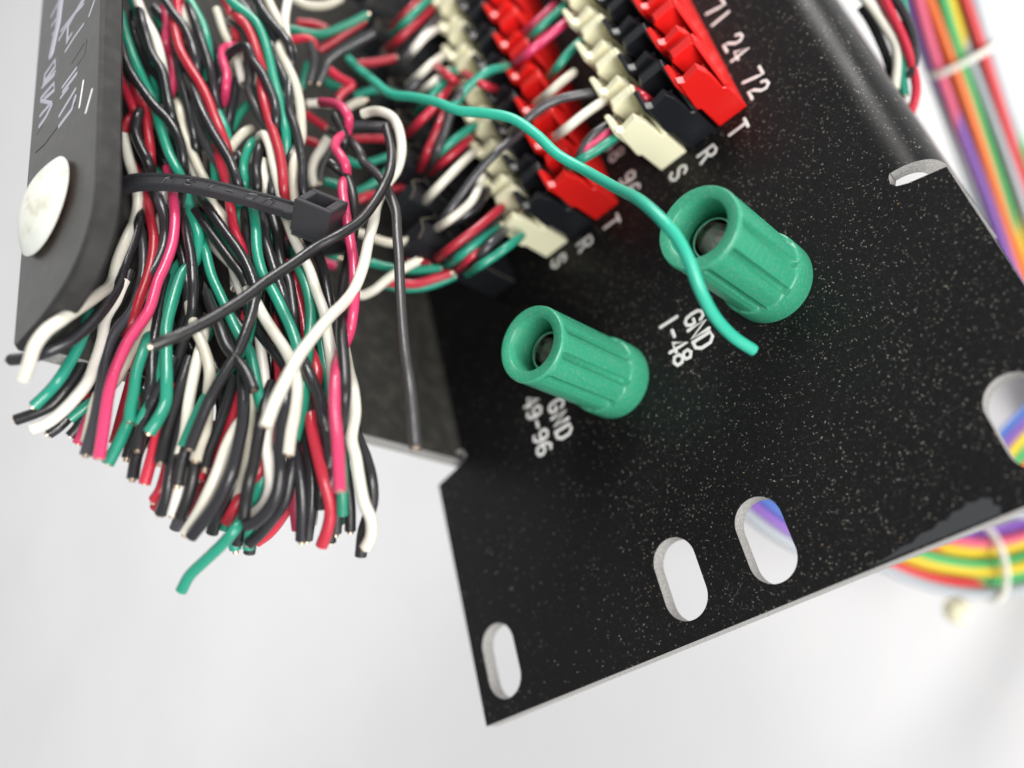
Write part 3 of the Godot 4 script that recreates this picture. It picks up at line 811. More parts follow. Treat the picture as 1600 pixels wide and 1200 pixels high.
	bundle_wire("white", "narrow cream sliver of wire between the bowing black wires", [Vector3(12.6, 64, 48), Vector3(14.5, 59.4, 48.5), Vector3(15.1, 57, 48.1), Vector3(15.7, 53.5, 47.9), Vector3(16.2, 50.8, 47.6), Vector3(15.5, 49.2, 46.2)])
	bundle_wire("red", "red wire emerging under the middle of the tie", [Vector3(14.6, 80.7, 49.3), Vector3(15.8, 75.4, 49.7), Vector3(16.9, 72.5, 49.8), Vector3(16.8, 69.6, 49.1), Vector3(16, 67.5, 48.2), Vector3(16.9, 63, 48.6), Vector3(17.2, 59.7, 48.4), Vector3(17.3, 56.8, 47.6), Vector3(16.5, 53.7, 46.5), Vector3(16.7, 49.8, 46.6), Vector3(15.3, 45.9, 47.1), Vector3(14.2, 41.6, 47.4)])
	bundle_wire("green", "green wire through the middle of the bundle to an end over the red wire", [Vector3(15, 79.1, 49.2), Vector3(15.6, 74.9, 49.8), Vector3(14.5, 71.2, 49.1), Vector3(12.5, 67.1, 49), Vector3(12.8, 61.8, 50.5), Vector3(14.2, 57.1, 51), Vector3(14.8, 53, 50.8), Vector3(15.7, 49.3, 50.3), Vector3(16.7, 45, 49.6), Vector3(17.5, 42.2, 49.2), Vector3(18.3, 40, 48.7), Vector3(18.8, 36.9, 48.5), Vector3(19, 32.9, 48.3), Vector3(18.9, 29.7, 47.6)])
	bundle_wire("black", "black wire ending in bright copper near the middle of the fringe", [Vector3(14.5, 50.1, 51.4), Vector3(16.6, 45.1, 51.9), Vector3(17.9, 42, 52.1), Vector3(18.5, 39.3, 51.8), Vector3(19.5, 36.9, 51.2), Vector3(20.3, 34.9, 50.7), Vector3(20.9, 32.3, 50.3)])
	bundle_wire("white", "white wire that loops up over the side and slants down to a frayed copper end", [Vector3(31.5, 78.2, 35.3), Vector3(32.9, 77.6, 35), Vector3(35, 75.5, 35), Vector3(36.2, 73.5, 34.5), Vector3(36.7, 70.3, 34.4), Vector3(36, 67.1, 34.1), Vector3(34.1, 65.6, 33.6), Vector3(31.6, 64.6, 33.7), Vector3(30.8, 61.1, 35.2), Vector3(31.3, 56.6, 37), Vector3(31.2, 52.9, 38.4), Vector3(30.9, 47.3, 40.2), Vector3(29.5, 44.8, 40.8), Vector3(29, 42.1, 42.6), Vector3(28.9, 39.7, 44.6), Vector3(28.4, 36.2, 47.1), Vector3(27.9, 33.1, 49.1), Vector3(27.1, 30.1, 50.5), Vector3(25.7, 27.4, 51.4), Vector3(24.6, 25.1, 51.9)])
	bundle_wire("black", "long black wire crossing the bundle diagonally to a copper tipped end", [Vector3(35.1, 72.3, 35.1), Vector3(35.3, 69, 35.2), Vector3(35.3, 65.9, 35.5), Vector3(34.8, 62.6, 36.2), Vector3(33.9, 60.3, 37), Vector3(33, 57.4, 38.4), Vector3(31.9, 54.1, 40.5), Vector3(30.5, 51.6, 43.1), Vector3(28.5, 50.1, 45.2), Vector3(26.9, 48, 47.3), Vector3(24.9, 45.1, 50.3), Vector3(23.7, 43, 52.2), Vector3(21.8, 40.5, 54.9), Vector3(20.2, 38.7, 57.2), Vector3(18.8, 37.4, 59.3), Vector3(17.7, 36.8, 60.5)])
	bundle_wire("gray", "long grey black wire hanging alone to the right of the bundle", [Vector3(25, 80.3, 35.5), Vector3(27.8, 76, 36.5), Vector3(29.5, 73.3, 36.6), Vector3(30.4, 70.7, 36.3), Vector3(30.4, 69, 35.9), Vector3(31.4, 66.9, 35.6), Vector3(32.4, 64.5, 35.3), Vector3(33.1, 61.5, 35.1), Vector3(33.5, 57.7, 34.9), Vector3(33.3, 53.7, 35.3), Vector3(33.2, 49.2, 35.8), Vector3(33, 44, 36.5), Vector3(33.4, 38.4, 37.7), Vector3(34, 32.8, 38.9), Vector3(34.8, 27.8, 40), Vector3(34.8, 23.9, 40.4), Vector3(34.8, 19.9, 40.9)])
	bundle_wire("pink", "long pink wire at the right edge of the bundle, cut square at the bottom", [Vector3(25.9, 84.4, 37.7), Vector3(28.2, 81.6, 38.4), Vector3(30.2, 79, 38.8), Vector3(31.4, 76.7, 38.9), Vector3(31.5, 75.1, 38.4), Vector3(29.8, 74.8, 37.4), Vector3(29.4, 72.2, 39.2), Vector3(29.4, 70.2, 39.9), Vector3(30.1, 68.1, 39.9), Vector3(30.2, 66.4, 39.3), Vector3(29.1, 65.9, 38.4), Vector3(28.9, 63.7, 39.2), Vector3(28.9, 59.7, 39.5), Vector3(29.1, 55.1, 39.7), Vector3(29.3, 50.4, 39.9), Vector3(29.3, 45.8, 40.4), Vector3(28.7, 41.9, 40.8), Vector3(27, 40.1, 40.3), Vector3(26.4, 36.4, 41.9), Vector3(28, 31.6, 44.4), Vector3(27.9, 27.2, 45.1), Vector3(28, 23.1, 45.4), Vector3(27.2, 17.6, 45.3)])
	bundle_wire("black", "black wire twisted with the long pink wire at the right edge", [Vector3(28.8, 67.3, 40.7), Vector3(29.2, 66.4, 40.2), Vector3(29.1, 66.2, 39), Vector3(29.4, 64.2, 38.3), Vector3(29.4, 61, 38.1), Vector3(28.7, 58.5, 37.8), Vector3(26.5, 56.1, 37), Vector3(26, 51.6, 38.2), Vector3(26.6, 45.6, 40.3), Vector3(27.9, 38.6, 42.4), Vector3(28.7, 32.8, 43.5), Vector3(28.4, 29, 43.8), Vector3(25.3, 27.3, 42.2), Vector3(23.4, 24.6, 42), Vector3(22.4, 21.8, 42.2), Vector3(20.4, 19.7, 41.2)])
	bundle_wire("black", "short black wire curled round the top of the long pink wire", [Vector3(29.5, 77.3, 38.9), Vector3(29.6, 75.6, 38.4), Vector3(29.6, 74.3, 38), Vector3(29.3, 72.7, 37.8), Vector3(26.9, 73.3, 36.5)])
	bundle_wire("white", "white wire arching over and passing under the tie's end", [Vector3(18.1, 77.5, 43.9), Vector3(20.2, 76.7, 45.3), Vector3(22.6, 74.7, 46.2), Vector3(22.7, 73, 45.7), Vector3(22.4, 70.2, 45.1), Vector3(22.2, 67.4, 44.6), Vector3(21.8, 65.1, 44), Vector3(21.7, 62.4, 43.7), Vector3(22.6, 59.5, 44), Vector3(23, 56.9, 43.8), Vector3(23.6, 53.9, 43.4), Vector3(24.3, 51, 43), Vector3(25, 46.5, 42.8), Vector3(25.6, 42.8, 42.6), Vector3(25.2, 39.5, 42.2), Vector3(25.4, 35.5, 42.4), Vector3(24.5, 31.7, 42.1), Vector3(23.1, 29.1, 41.4)])
	bundle_wire("white", "white wire with a nick, its end the lowest right of the fringe", [Vector3(22.8, 41.6, 37.6), Vector3(24.4, 36.3, 38.9), Vector3(27, 31.2, 41.1), Vector3(26.5, 28.7, 40.9), Vector3(25.5, 25.8, 41.1), Vector3(25.3, 23.5, 40.7), Vector3(25, 20.9, 40.4), Vector3(23.8, 18.9, 39.1), Vector3(23.1, 17.3, 37.8), Vector3(21.9, 15.9, 37.1), Vector3(20.6, 15, 37)])
	bundle_wire("black", "black wire looped behind the lowest right white wire", [Vector3(24.8, 30.3, 40.2), Vector3(24.7, 26.9, 39.5), Vector3(24.8, 24.3, 38.8), Vector3(24.7, 21.7, 38.3), Vector3(23.3, 19.8, 37.3), Vector3(21.8, 18.5, 36.9), Vector3(20.1, 17.2, 36.5), Vector3(18.2, 15.2, 35.7)])
	bundle_wire("red", "red wire crossing to a cut end at the bottom right of the fringe", [Vector3(20.4, 47.7, 41.7), Vector3(21.3, 41.9, 42.3), Vector3(22.6, 37.9, 42.6), Vector3(23.2, 35.3, 42.9), Vector3(22.4, 32.1, 43.3), Vector3(22.6, 28.7, 44.2), Vector3(22.4, 25.8, 43.8), Vector3(22.2, 22.1, 43.1), Vector3(21.2, 20, 41.8), Vector3(20.1, 18.7, 41), Vector3(18.8, 17.5, 40.6), Vector3(17.1, 16.3, 40.3)])
	bundle_wire("black", "black wire running down behind the long pink wire", [Vector3(21.9, 39.4, 44.2), Vector3(23.9, 35.2, 45), Vector3(24.5, 32.8, 44.8), Vector3(24.7, 31.1, 44.3), Vector3(24.5, 28.6, 43.9), Vector3(23.7, 27.1, 43), Vector3(23.3, 24.4, 42.7), Vector3(21.8, 22.1, 42.1)])
	bundle_wire("black", "black wire branching right toward the long pink wire", [Vector3(21.1, 35.8, 43.7), Vector3(22.5, 31.5, 44.3), Vector3(22.5, 28.8, 43.7), Vector3(23, 26.6, 42.8), Vector3(23.2, 24.9, 42.3), Vector3(22.8, 22.4, 42)])
	bundle_wire("black", "short black end left of the bottom right red end", [Vector3(20.5, 31, 42.7), Vector3(20, 26.3, 42), Vector3(19.4, 22.8, 41.3), Vector3(17.6, 20.8, 40.3)])
	bundle_wire("black", "thin black end under the bottom right red wire", [Vector3(20.9, 25.2, 41), Vector3(19.7, 21.8, 40.2), Vector3(17.8, 19.6, 39), Vector3(16, 17.6, 38)])
	bundle_wire("gray", "greyish wire end between the red and green ends at lower right", [Vector3(22, 26.5, 40.4), Vector3(20.9, 22.2, 39.8), Vector3(18.8, 20, 38.8), Vector3(17.1, 18.3, 38)])
	bundle_wire("green", "square cut green end right below the long pink wire's end", [Vector3(23.2, 26.7, 40.7), Vector3(23.8, 22, 41.7), Vector3(22.7, 20.1, 41.1), Vector3(21.2, 18.4, 40.2)])
	bundle_wire("green", "thin green end beside the square cut green end", [Vector3(21.9, 26.8, 39.3), Vector3(20.6, 22.5, 38.8), Vector3(17.9, 19.4, 37.2)])
	bundle_wire("black", "black end immediately right of the square cut green end", [Vector3(23.1, 26.7, 40.8), Vector3(22.7, 22.6, 40.2), Vector3(21.1, 20, 38.8), Vector3(19.2, 17.7, 37.6)])
	bundle_wire("black", "glossy black wire straight down to an end at the lower middle right", [Vector3(20.6, 34.4, 43.5), Vector3(20.5, 29.6, 45), Vector3(20, 27.2, 44.8), Vector3(19.8, 24.4, 44.4), Vector3(18.3, 21.1, 43.2), Vector3(15.2, 17.7, 41.5)])
	bundle_wire("pink", "small pink end behind the glossy black wire", [Vector3(18.6, 29.4, 42.7), Vector3(17.2, 25, 42.8), Vector3(15, 22.1, 41.7), Vector3(13.4, 19.9, 40.5)])
	bundle_wire("white", "pale wire end half hidden at the lower middle right", [Vector3(20.2, 34.3, 41.3), Vector3(18.6, 28.4, 41.2), Vector3(17.6, 24.6, 41.1), Vector3(15.4, 21.7, 39.6), Vector3(14.2, 20.5, 39.1)])
	bundle_wire("black", "thick black wire hooking left at the bottom to a bare copper tip", [Vector3(21, 38.6, 44), Vector3(22, 33.8, 46), Vector3(22.4, 30.4, 47.3), Vector3(21.6, 28.1, 47.5), Vector3(20.8, 25.1, 47.5), Vector3(20.4, 23, 47.4), Vector3(18.9, 20.9, 47), Vector3(16.9, 19.7, 47), Vector3(15.2, 19.1, 47.4), Vector3(14, 19, 48)])
	bundle_wire("black", "black wire parallel below the hooking black wire", [Vector3(20.7, 31.5, 43.9), Vector3(20.2, 27.3, 44.7), Vector3(19, 23.9, 44.9), Vector3(16.7, 21.4, 44.4), Vector3(14.3, 20.2, 44.6), Vector3(12, 19.2, 44.9), Vector3(10.5, 18.7, 45.3)])
	bundle_wire("red", "deep red wire slanting under the copper ended white wire", [Vector3(18.6, 33.3, 44.9), Vector3(18.9, 29.5, 46.3), Vector3(18.3, 28.3, 46.5), Vector3(17.4, 26.9, 46.9), Vector3(16.3, 24.7, 47.4), Vector3(13.7, 24.1, 46.9), Vector3(13, 22.6, 47.9), Vector3(10.3, 21.1, 47.9)])
	bundle_wire("green", "green wire ending in a notch beside the hooking black wire", [Vector3(18.4, 30.9, 44.5), Vector3(17.7, 27.8, 45.6), Vector3(16.6, 25.9, 46.1), Vector3(15.7, 24.2, 46.5), Vector3(14, 23, 46.3), Vector3(12.3, 21.5, 45.7), Vector3(10.7, 20, 45.1), Vector3(9.4, 18.7, 44.6)])
	bundle_wire("white", "cream end behind the hooking black wire", [Vector3(18, 29.3, 44.4), Vector3(16.9, 26.9, 44.8), Vector3(16, 25, 45.1), Vector3(14.1, 23.2, 44.9), Vector3(12.4, 22.1, 44.8)])
	bundle_wire("green", "long green wire reaching lowest of all over the table", [Vector3(14.3, 25.5, 45.4), Vector3(13.5, 22.8, 46.4), Vector3(12.9, 20.7, 47.4), Vector3(12.9, 19, 48.6), Vector3(10.9, 18.1, 48.9), Vector3(7.7, 17, 49.6), Vector3(5.8, 16.3, 50), Vector3(4, 15.2, 50)])
	bundle_wire("black", "black wire with ivory cut face above the long green wire's root", [Vector3(19, 35.4, 46.4), Vector3(19.7, 30.5, 48.4), Vector3(18.5, 27.3, 48.6), Vector3(17.7, 24.8, 48.8), Vector3(16.9, 23, 49), Vector3(15.1, 21.5, 48.4), Vector3(13.7, 20.1, 47.8)])
	bundle_wire("black", "black wire swinging left to an end beside the nicked white wire", [Vector3(16.6, 39.8, 48.7), Vector3(18.4, 34.7, 49.9), Vector3(18.3, 30.3, 50.1), Vector3(17.2, 27, 50.3), Vector3(16.1, 24, 50.7), Vector3(13.5, 22.1, 50.7), Vector3(11.2, 20.9, 50.9), Vector3(8.4, 19.7, 51.2)])
	bundle_wire("black", "black wire alongside the swinging black one", [Vector3(16.8, 31.9, 47.4), Vector3(15.1, 27.9, 47.8), Vector3(14.2, 25.8, 48.1), Vector3(12.9, 24.4, 48.3), Vector3(10.7, 23, 48.2), Vector3(9.1, 22, 48.1)])
	bundle_wire("white", "white wire with a crimped end at the lower left of the fringe", [Vector3(16.1, 36.9, 46.7), Vector3(16.4, 32.8, 47.9), Vector3(16.4, 29.9, 49.8), Vector3(15.2, 28, 50.4), Vector3(13.8, 25.2, 50.9), Vector3(11.6, 23.3, 51), Vector3(9.5, 22.1, 50.9), Vector3(7.1, 20.8, 51)])
	bundle_wire("black", "blunt black end over the crimped white wire", [Vector3(16.9, 36.4, 49.9), Vector3(15.6, 33, 50.5), Vector3(14, 29.7, 51.1), Vector3(13.1, 27.9, 51.5), Vector3(12.5, 26.2, 51.6)])
	bundle_wire("red", "small red end next to the blunt black end", [Vector3(16.8, 35.9, 49), Vector3(15.2, 31.8, 49.4), Vector3(13.7, 28.9, 49.9), Vector3(12.6, 26.2, 50.2)])
	bundle_wire("black", "wide black end left of the crimped white wire", [Vector3(12.4, 34.9, 51.8), Vector3(12.6, 30.2, 53.1), Vector3(11.3, 27.6, 53.6), Vector3(10, 24.9, 53.6)])
	bundle_wire("black", "black end at the left corner of the lower fringe", [Vector3(12.1, 35.5, 53.4), Vector3(10.4, 30.3, 53.7), Vector3(9.1, 26.6, 53.9), Vector3(7.3, 24.6, 53.4), Vector3(5.6, 23.5, 53.2)])
	bundle_wire("white", "pale end under the wide black end", [Vector3(12.1, 32.2, 52.7), Vector3(10.6, 27.9, 52.9), Vector3(9, 25, 52.8), Vector3(6.6, 23.2, 52.3)])
	bundle_wire("black", "black end between the pale end and the crimped white wire", [Vector3(13.9, 33.1, 52), Vector3(12.2, 28.8, 52.4), Vector3(11.4, 25.8, 52.4), Vector3(9.7, 24, 52.1), Vector3(7.4, 22.5, 51.8)])
	bundle_wire("red", "red sliver end at the lower left corner of the fringe", [Vector3(9.8, 35.2, 52.8), Vector3(7.8, 29.7, 53.1), Vector3(5.8, 26.4, 53.2), Vector3(4.5, 25.7, 53.3)])
	bundle_wire("red", "second red sliver end just under the corner black end", [Vector3(8.7, 32.5, 51.8), Vector3(6.8, 28.2, 52.4), Vector3(4.7, 26.3, 52.2), Vector3(3, 25.4, 52.4)])
	bundle_wire("red", "tiny red end beside the blunt black end", [Vector3(13.2, 32.2, 50.5), Vector3(11.6, 28.6, 51), Vector3(10.8, 26.6, 51.2), Vector3(10.5, 25.8, 51.3)])
	bundle_wire("black", "square black end below the crimped white wire's root", [Vector3(14.2, 27, 48.4), Vector3(12.2, 24.6, 49), Vector3(9.7, 22.6, 48.4), Vector3(7.5, 21, 48)])
	bundle_wire("green", "dark green end behind the square black end", [Vector3(13.4, 27.8, 46.7), Vector3(10.3, 24.2, 46.7), Vector3(7.1, 22, 46.3)])
	bundle_wire("black", "black end hidden behind the long green wire", [Vector3(14.6, 25.6, 46.4), Vector3(11.2, 22.4, 45.8), Vector3(9.2, 20.8, 45.4), Vector3(7.9, 19.8, 45.1)])
	bundle_wire("black", "black end beside the notched green end", [Vector3(15.6, 27, 45.3), Vector3(12.4, 22.8, 44.8), Vector3(9.6, 20.5, 44.1), Vector3(7.9, 18.9, 43.5)])
	bundle_wire("black", "black wire arching over at the top of the bundle, under the writing's end", [Vector3(17.8, 100.6, 58.1), Vector3(18.1, 99.1, 57.6), Vector3(18.4, 97.1, 56.7), Vector3(18.9, 94.7, 55.6), Vector3(19, 91.7, 54.6), Vector3(18.7, 88, 53.7), Vector3(16.8, 86.9, 52.2), Vector3(15.6, 84.8, 50.9)])
	bundle_wire("red", "red wire dropping from the top edge behind the arching black wire", [Vector3(18, 102.9, 55.9), Vector3(17.5, 99.6, 55.4), Vector3(16.9, 96.7, 55), Vector3(14.4, 96.8, 53.8)])
	bundle_wire("red", "long red wire slanting across the upper middle of the bundle", [Vector3(16.2, 100.7, 55.8), Vector3(17.6, 95, 56.2), Vector3(17.9, 90.1, 55.6), Vector3(18.2, 87, 54.4), Vector3(18.6, 84.1, 53.2), Vector3(18.8, 81.2, 52.2), Vector3(18.8, 77.9, 51.3), Vector3(18.9, 75.2, 50.5), Vector3(18.3, 73.7, 49.5), Vector3(16.2, 73, 47.7), Vector3(15, 69.8, 46.6)])
	bundle_wire("pink", "dull pink wire weaving behind the cream wire near the top", [Vector3(15.7, 102.1, 56.6), Vector3(15.3, 99, 56), Vector3(14.3, 95.7, 55.8), Vector3(13, 95.4, 54.6), Vector3(14.2, 91.8, 54.6), Vector3(13.6, 88.9, 54.3), Vector3(12.7, 86.8, 54.4)])
	bundle_wire("black", "black wire left of the long slanting red wire", [Vector3(14.8, 95, 54.6), Vector3(15.7, 90.6, 54.7), Vector3(15.3, 87.3, 54.1), Vector3(15.1, 84, 53.3), Vector3(14.9, 81.5, 52.8), Vector3(14.6, 78.8, 52.2), Vector3(14.4, 76.3, 51.8), Vector3(12.1, 76.2, 50.2)])
	bundle_wire("black", "dark grey wire right of the arching black wire", [Vector3(18.9, 101.5, 54.9), Vector3(20, 96.7, 54.7), Vector3(19.9, 92.9, 53.6), Vector3(19.8, 89, 52.6), Vector3(19.5, 86, 51.9), Vector3(18.6, 83.9, 51), Vector3(17.2, 82.7, 49.5)])
	bundle_wire("black", "shiny black wire crossing over the long red wire above the tie", [Vector3(16.3, 87.5, 53.9), Vector3(17.7, 82.7, 53.6), Vector3(18.4, 78.5, 53), Vector3(18.7, 75.3, 51.9), Vector3(19.1, 72.4, 50.8), Vector3(19.4, 70, 49.9), Vector3(19.4, 66.7, 49), Vector3(17.6, 65.9, 47.3)])
	bundle_wire("green", "green wire at the top, left of the middle", [Vector3(19.6, 101.6, 55.3), Vector3(20, 98, 54), Vector3(20.1, 95.1, 53), Vector3(19.8, 92.1, 52.4), Vector3(18.7, 90.3, 51.6), Vector3(16.4, 88.9, 50.8)])
	bundle_wire("white", "pale wire sliver at the top left of the green wire", [Vector3(19.4, 102.1, 54.6), Vector3(18.3, 99.1, 54.7), Vector3(17.6, 95.9, 54.2), Vector3(16.2, 94.3, 52.7)])
	bundle_wire("green", "green wire sweeping along the right of the upper bundle", [Vector3(24.5, 98.6, 51.5), Vector3(25, 97.1, 50.8), Vector3(25.7, 95.5, 49.6), Vector3(26.4, 93.5, 48.5), Vector3(26.5, 90.9, 47.6), Vector3(26.3, 87.9, 46.9), Vector3(25.8, 83.9, 46.1), Vector3(25.5, 80, 45.3), Vector3(25.1, 76.6, 44.6), Vector3(24.7, 73.9, 44.2), Vector3(23.1, 71.8, 43.3), Vector3(21, 69, 42.6)])
	bundle_wire("red", "red wire beside the sweeping green one, passing under the tie", [Vector3(23.1, 96.9, 50), Vector3(25.3, 93.7, 50.6), Vector3(25.7, 92.3, 49.8), Vector3(25.8, 89.6, 48.9), Vector3(25.6, 86.3, 48.1), Vector3(25.1, 84.5, 47.4), Vector3(24.2, 82.9, 47.1), Vector3(24.4, 79.5, 47.1), Vector3(24.2, 76.5, 46.5), Vector3(24.1, 73.8, 45.8), Vector3(24, 71, 45.2), Vector3(23.6, 67.8, 44.7), Vector3(23.1, 65.3, 44.4), Vector3(21.3, 63.7, 42.9), Vector3(21, 58.9, 42.4)])
	bundle_wire("black", "dark grey wire hooked over the red wire in the upper bundle", [Vector3(20.2, 90.6, 49.9), Vector3(22.4, 89.8, 50.1), Vector3(25.1, 88.4, 49.7), Vector3(25.2, 85.7, 48.8), Vector3(25.6, 83.2, 47.7), Vector3(25.7, 80.8, 47), Vector3(25.7, 78.7, 46.4), Vector3(25.2, 75.8, 46), Vector3(23.5, 74.9, 45)])
	bundle_wire("pink", "pink wire bent like a hook in the upper middle", [Vector3(21.7, 93.2, 48.3), Vector3(22, 91.6, 49.9), Vector3(21, 91.4, 50.6), Vector3(20.5, 89.7, 50.5), Vector3(20.3, 87, 49.9), Vector3(19.7, 84.9, 49.8), Vector3(17.1, 85, 48.5)])
	bundle_wire("white", "cream wire behind the pink hook", [Vector3(20.9, 100.3, 51.2), Vector3(20.7, 96, 50), Vector3(20.8, 93.5, 49.2), Vector3(20.5, 90.8, 48.6)])
	bundle_wire("red", "dark red wire at the very top of the upper middle", [Vector3(22.8, 101.5, 51), Vector3(22.8, 97.5, 49.9), Vector3(22.3, 93.5, 49.1)])
	bundle_wire("white", "short pale wire end under the dark grey hook", [Vector3(20.7, 92.3, 48.3), Vector3(20.5, 89.8, 47.8), Vector3(20.2, 87.2, 47.2)])
	bundle_wire("white", "white wire along the right edge of the upper bundle", [Vector3(28.6, 98, 47.9), Vector3(28.7, 94.9, 47), Vector3(28.8, 92.5, 46.2), Vector3(27.7, 91.3, 45), Vector3(27.7, 88.5, 45.9), Vector3(27.7, 85.6, 45), Vector3(27.8, 82.5, 44.1), Vector3(27.5, 79.2, 43.4), Vector3(26.9, 76.2, 43), Vector3(25.7, 74.3, 42.3), Vector3(24.9, 72.4, 42.5), Vector3(24.3, 69.1, 43.2), Vector3(22.5, 66.1, 42.3), Vector3(21.6, 62.3, 41.7)])
	bundle_wire("white", "dull white wire left of the right edge white wire", [Vector3(26.3, 98.1, 47.8), Vector3(26.2, 96, 47.2), Vector3(26.4, 94, 46.4), Vector3(26.5, 91.6, 45.6), Vector3(26.2, 89.3, 45.1), Vector3(25, 86.2, 44.1), Vector3(24.1, 83.7, 42.9)])
	bundle_wire("black", "grey black wire laid across the white wires at the upper right", [Vector3(28, 96.4, 49.1), Vector3(28.1, 94.7, 48.5), Vector3(28.5, 92.1, 47.4), Vector3(29.1, 89.5, 46.1), Vector3(29.3, 87.4, 45.4), Vector3(27.8, 86.3, 44.1), Vector3(26.1, 82.9, 43.3)])
	bundle_wire("white", "pale wire at the top right corner of the bundle", [Vector3(30.1, 99.2, 44.8), Vector3(28.6, 95, 44.9), Vector3(28, 92.2, 44.6), Vector3(27.8, 89.3, 43.8)])
	bundle_wire("black", "black wire winding over the right edge white wire", [Vector3(27.3, 83.7, 44.3), Vector3(26.9, 79.8, 44.6), Vector3(26.3, 77.5, 44.4), Vector3(26.2, 74.5, 43.7), Vector3(25.9, 71.6, 43.1), Vector3(25.5, 68.5, 42.7), Vector3(24.7, 65.3, 42.5), Vector3(23.6, 63.3, 41.4)])
	bundle_wire("black", "grey wire standing in the gap above the tie", [Vector3(19.6, 88, 47.9), Vector3(18.8, 85.3, 47.9), Vector3(17.7, 82.7, 47.9), Vector3(16.7, 79.7, 48), Vector3(14.3, 78.3, 47.2)])
	bundle_wire("green", "green wire glimpsed in the gap above the tie", [Vector3(20.4, 87.4, 44.9), Vector3(19.3, 85.7, 45.3), Vector3(17.3, 83.6, 46.3), Vector3(15.9, 81.2, 46.8)])
	bundle_wire("white", "white bent wire stub in the gap above the tie", [Vector3(18.6, 80.1, 45.4), Vector3(18.8, 78.1, 46.9), Vector3(17.5, 76.8, 47.6), Vector3(16.5, 75.2, 48), Vector3(13.8, 75.5, 46.9)])
	bundle_wire("white", "second white stub curving in the gap just above the tie", [Vector3(18.6, 77.4, 44.5), Vector3(19.1, 74.8, 45.7), Vector3(18, 73.5, 46.3), Vector3(16.3, 73.5, 46.5), Vector3(14.4, 73.3, 45.7)])
	bundle_wire("black", "short black hook between the two white stubs", [Vector3(15.2, 73.5, 46.8), Vector3(17.2, 73.9, 47.6), Vector3(17.8, 74.3, 47.3), Vector3(17.7, 72.6, 46.8), Vector3(16, 70.9, 45.5)])
	bundle_wire("black", "shiny black wire straight down into the tie by the arched white wire", [Vector3(19.9, 76.5, 44.9), Vector3(21.2, 73.1, 46.3), Vector3(20.3, 70.4, 46.4), Vector3(19.7, 67.2, 46.1), Vector3(17.2, 66.6, 45.1), Vector3(17, 64.7, 46.4), Vector3(18.3, 60.6, 47.4), Vector3(17.6, 57.8, 46.8), Vector3(16.9, 53.6, 46.2)])
	bundle_wire("white", "thin white wire into the tie beside the shiny black wire", [Vector3(20.6, 72, 45.5), Vector3(20.3, 70.5, 45.3), Vector3(19.9, 67.9, 44.9), Vector3(18, 66.7, 43.4)])
	bundle_wire("green", "green wire below the tie right of centre, running under the diagonal", [Vector3(16.3, 69.7, 44.9), Vector3(19, 63.2, 46.6), Vector3(19.8, 58.7, 47.1), Vector3(19.9, 54.9, 47.3), Vector3(20.1, 51.4, 47), Vector3(21.4, 47.6, 46.6), Vector3(22.2, 44.3, 46.1), Vector3(23, 40.8, 45.7), Vector3(23.5, 37.7, 45.6), Vector3(22.9, 35.9, 45.4), Vector3(20.5, 35.1, 44.4)])
	bundle_wire("green", "curving green wire at the right side of the fringe", [Vector3(20, 57.9, 41.4), Vector3(22.3, 52.3, 42.8), Vector3(23.4, 48.8, 43), Vector3(23.7, 46, 43), Vector3(23.7, 42.4, 43.3), Vector3(23.4, 38.9, 43.9), Vector3(22.6, 35.9, 44), Vector3(23, 33, 44.9), Vector3(22.4, 30.8, 44.9), Vector3(21.5, 28.6, 45.2), Vector3(20.8, 27.1, 45.4)])
	bundle_wire("green", "thin dark green wire at the right behind the white one", [Vector3(22.3, 48.9, 41), Vector3(22.5, 45.9, 40.9), Vector3(22.6, 43.3, 41), Vector3(22.8, 38.9, 41.2), Vector3(23.2, 34.4, 41.4), Vector3(22.3, 30.5, 41.1)])
	bundle_wire("black", "rough black wire under the tie, right of the green one", [Vector3(17.5, 66.6, 44.4), Vector3(19.6, 60.6, 45.6), Vector3(19.8, 57.6, 45.7), Vector3(20.3, 53.9, 45.5), Vector3(20.9, 50.1, 45.3), Vector3(21.4, 46.9, 45.1), Vector3(20.8, 43.9, 44.2), Vector3(20, 40.8, 43.7)])
	bundle_wire("black", "second rough black wire nearer the tie's head", [Vector3(19.8, 63.5, 44.3), Vector3(20.2, 59.8, 44.1), Vector3(20.4, 55.9, 44.2), Vector3(20.6, 53.4, 44.2), Vector3(21.3, 50.4, 43.9), Vector3(21.5, 46.9, 43.9), Vector3(21.6, 44, 44), Vector3(20.4, 41.1, 43.3)])
	bundle_wire("green", "thin green wire glimpsed under the tie's end", [Vector3(18.1, 65.7, 43.8), Vector3(18.4, 63.7, 43.6), Vector3(18.5, 61.4, 43.6), Vector3(18.8, 57.8, 43.6)])
	bundle_wire("red", "red wire glimpsed between the rough black wires", [Vector3(19.9, 55.2, 42.7), Vector3(19.6, 50.7, 43.4), Vector3(19, 47.2, 44.1), Vector3(18.7, 44.7, 44.5), Vector3(18.7, 40.7, 44.9), Vector3(19, 36.9, 45.1), Vector3(18, 32.7, 45.3)])
	bundle_wire("red", "dark red wire by the curving green wire", [Vector3(20.9, 55.1, 41.3), Vector3(20.4, 50.7, 42.1), Vector3(20.6, 48, 42.1), Vector3(20.8, 45.3, 42), Vector3(21.1, 41.1, 42.1)])
	bundle_wire("white", "greyish white wire behind the bright pink wire under the tie", [Vector3(8.2, 73, 53.1), Vector3(7.8, 70.1, 53.2), Vector3(7.6, 66.5, 53.5), Vector3(7.5, 63, 53.8), Vector3(7.2, 59.1, 54.4)])
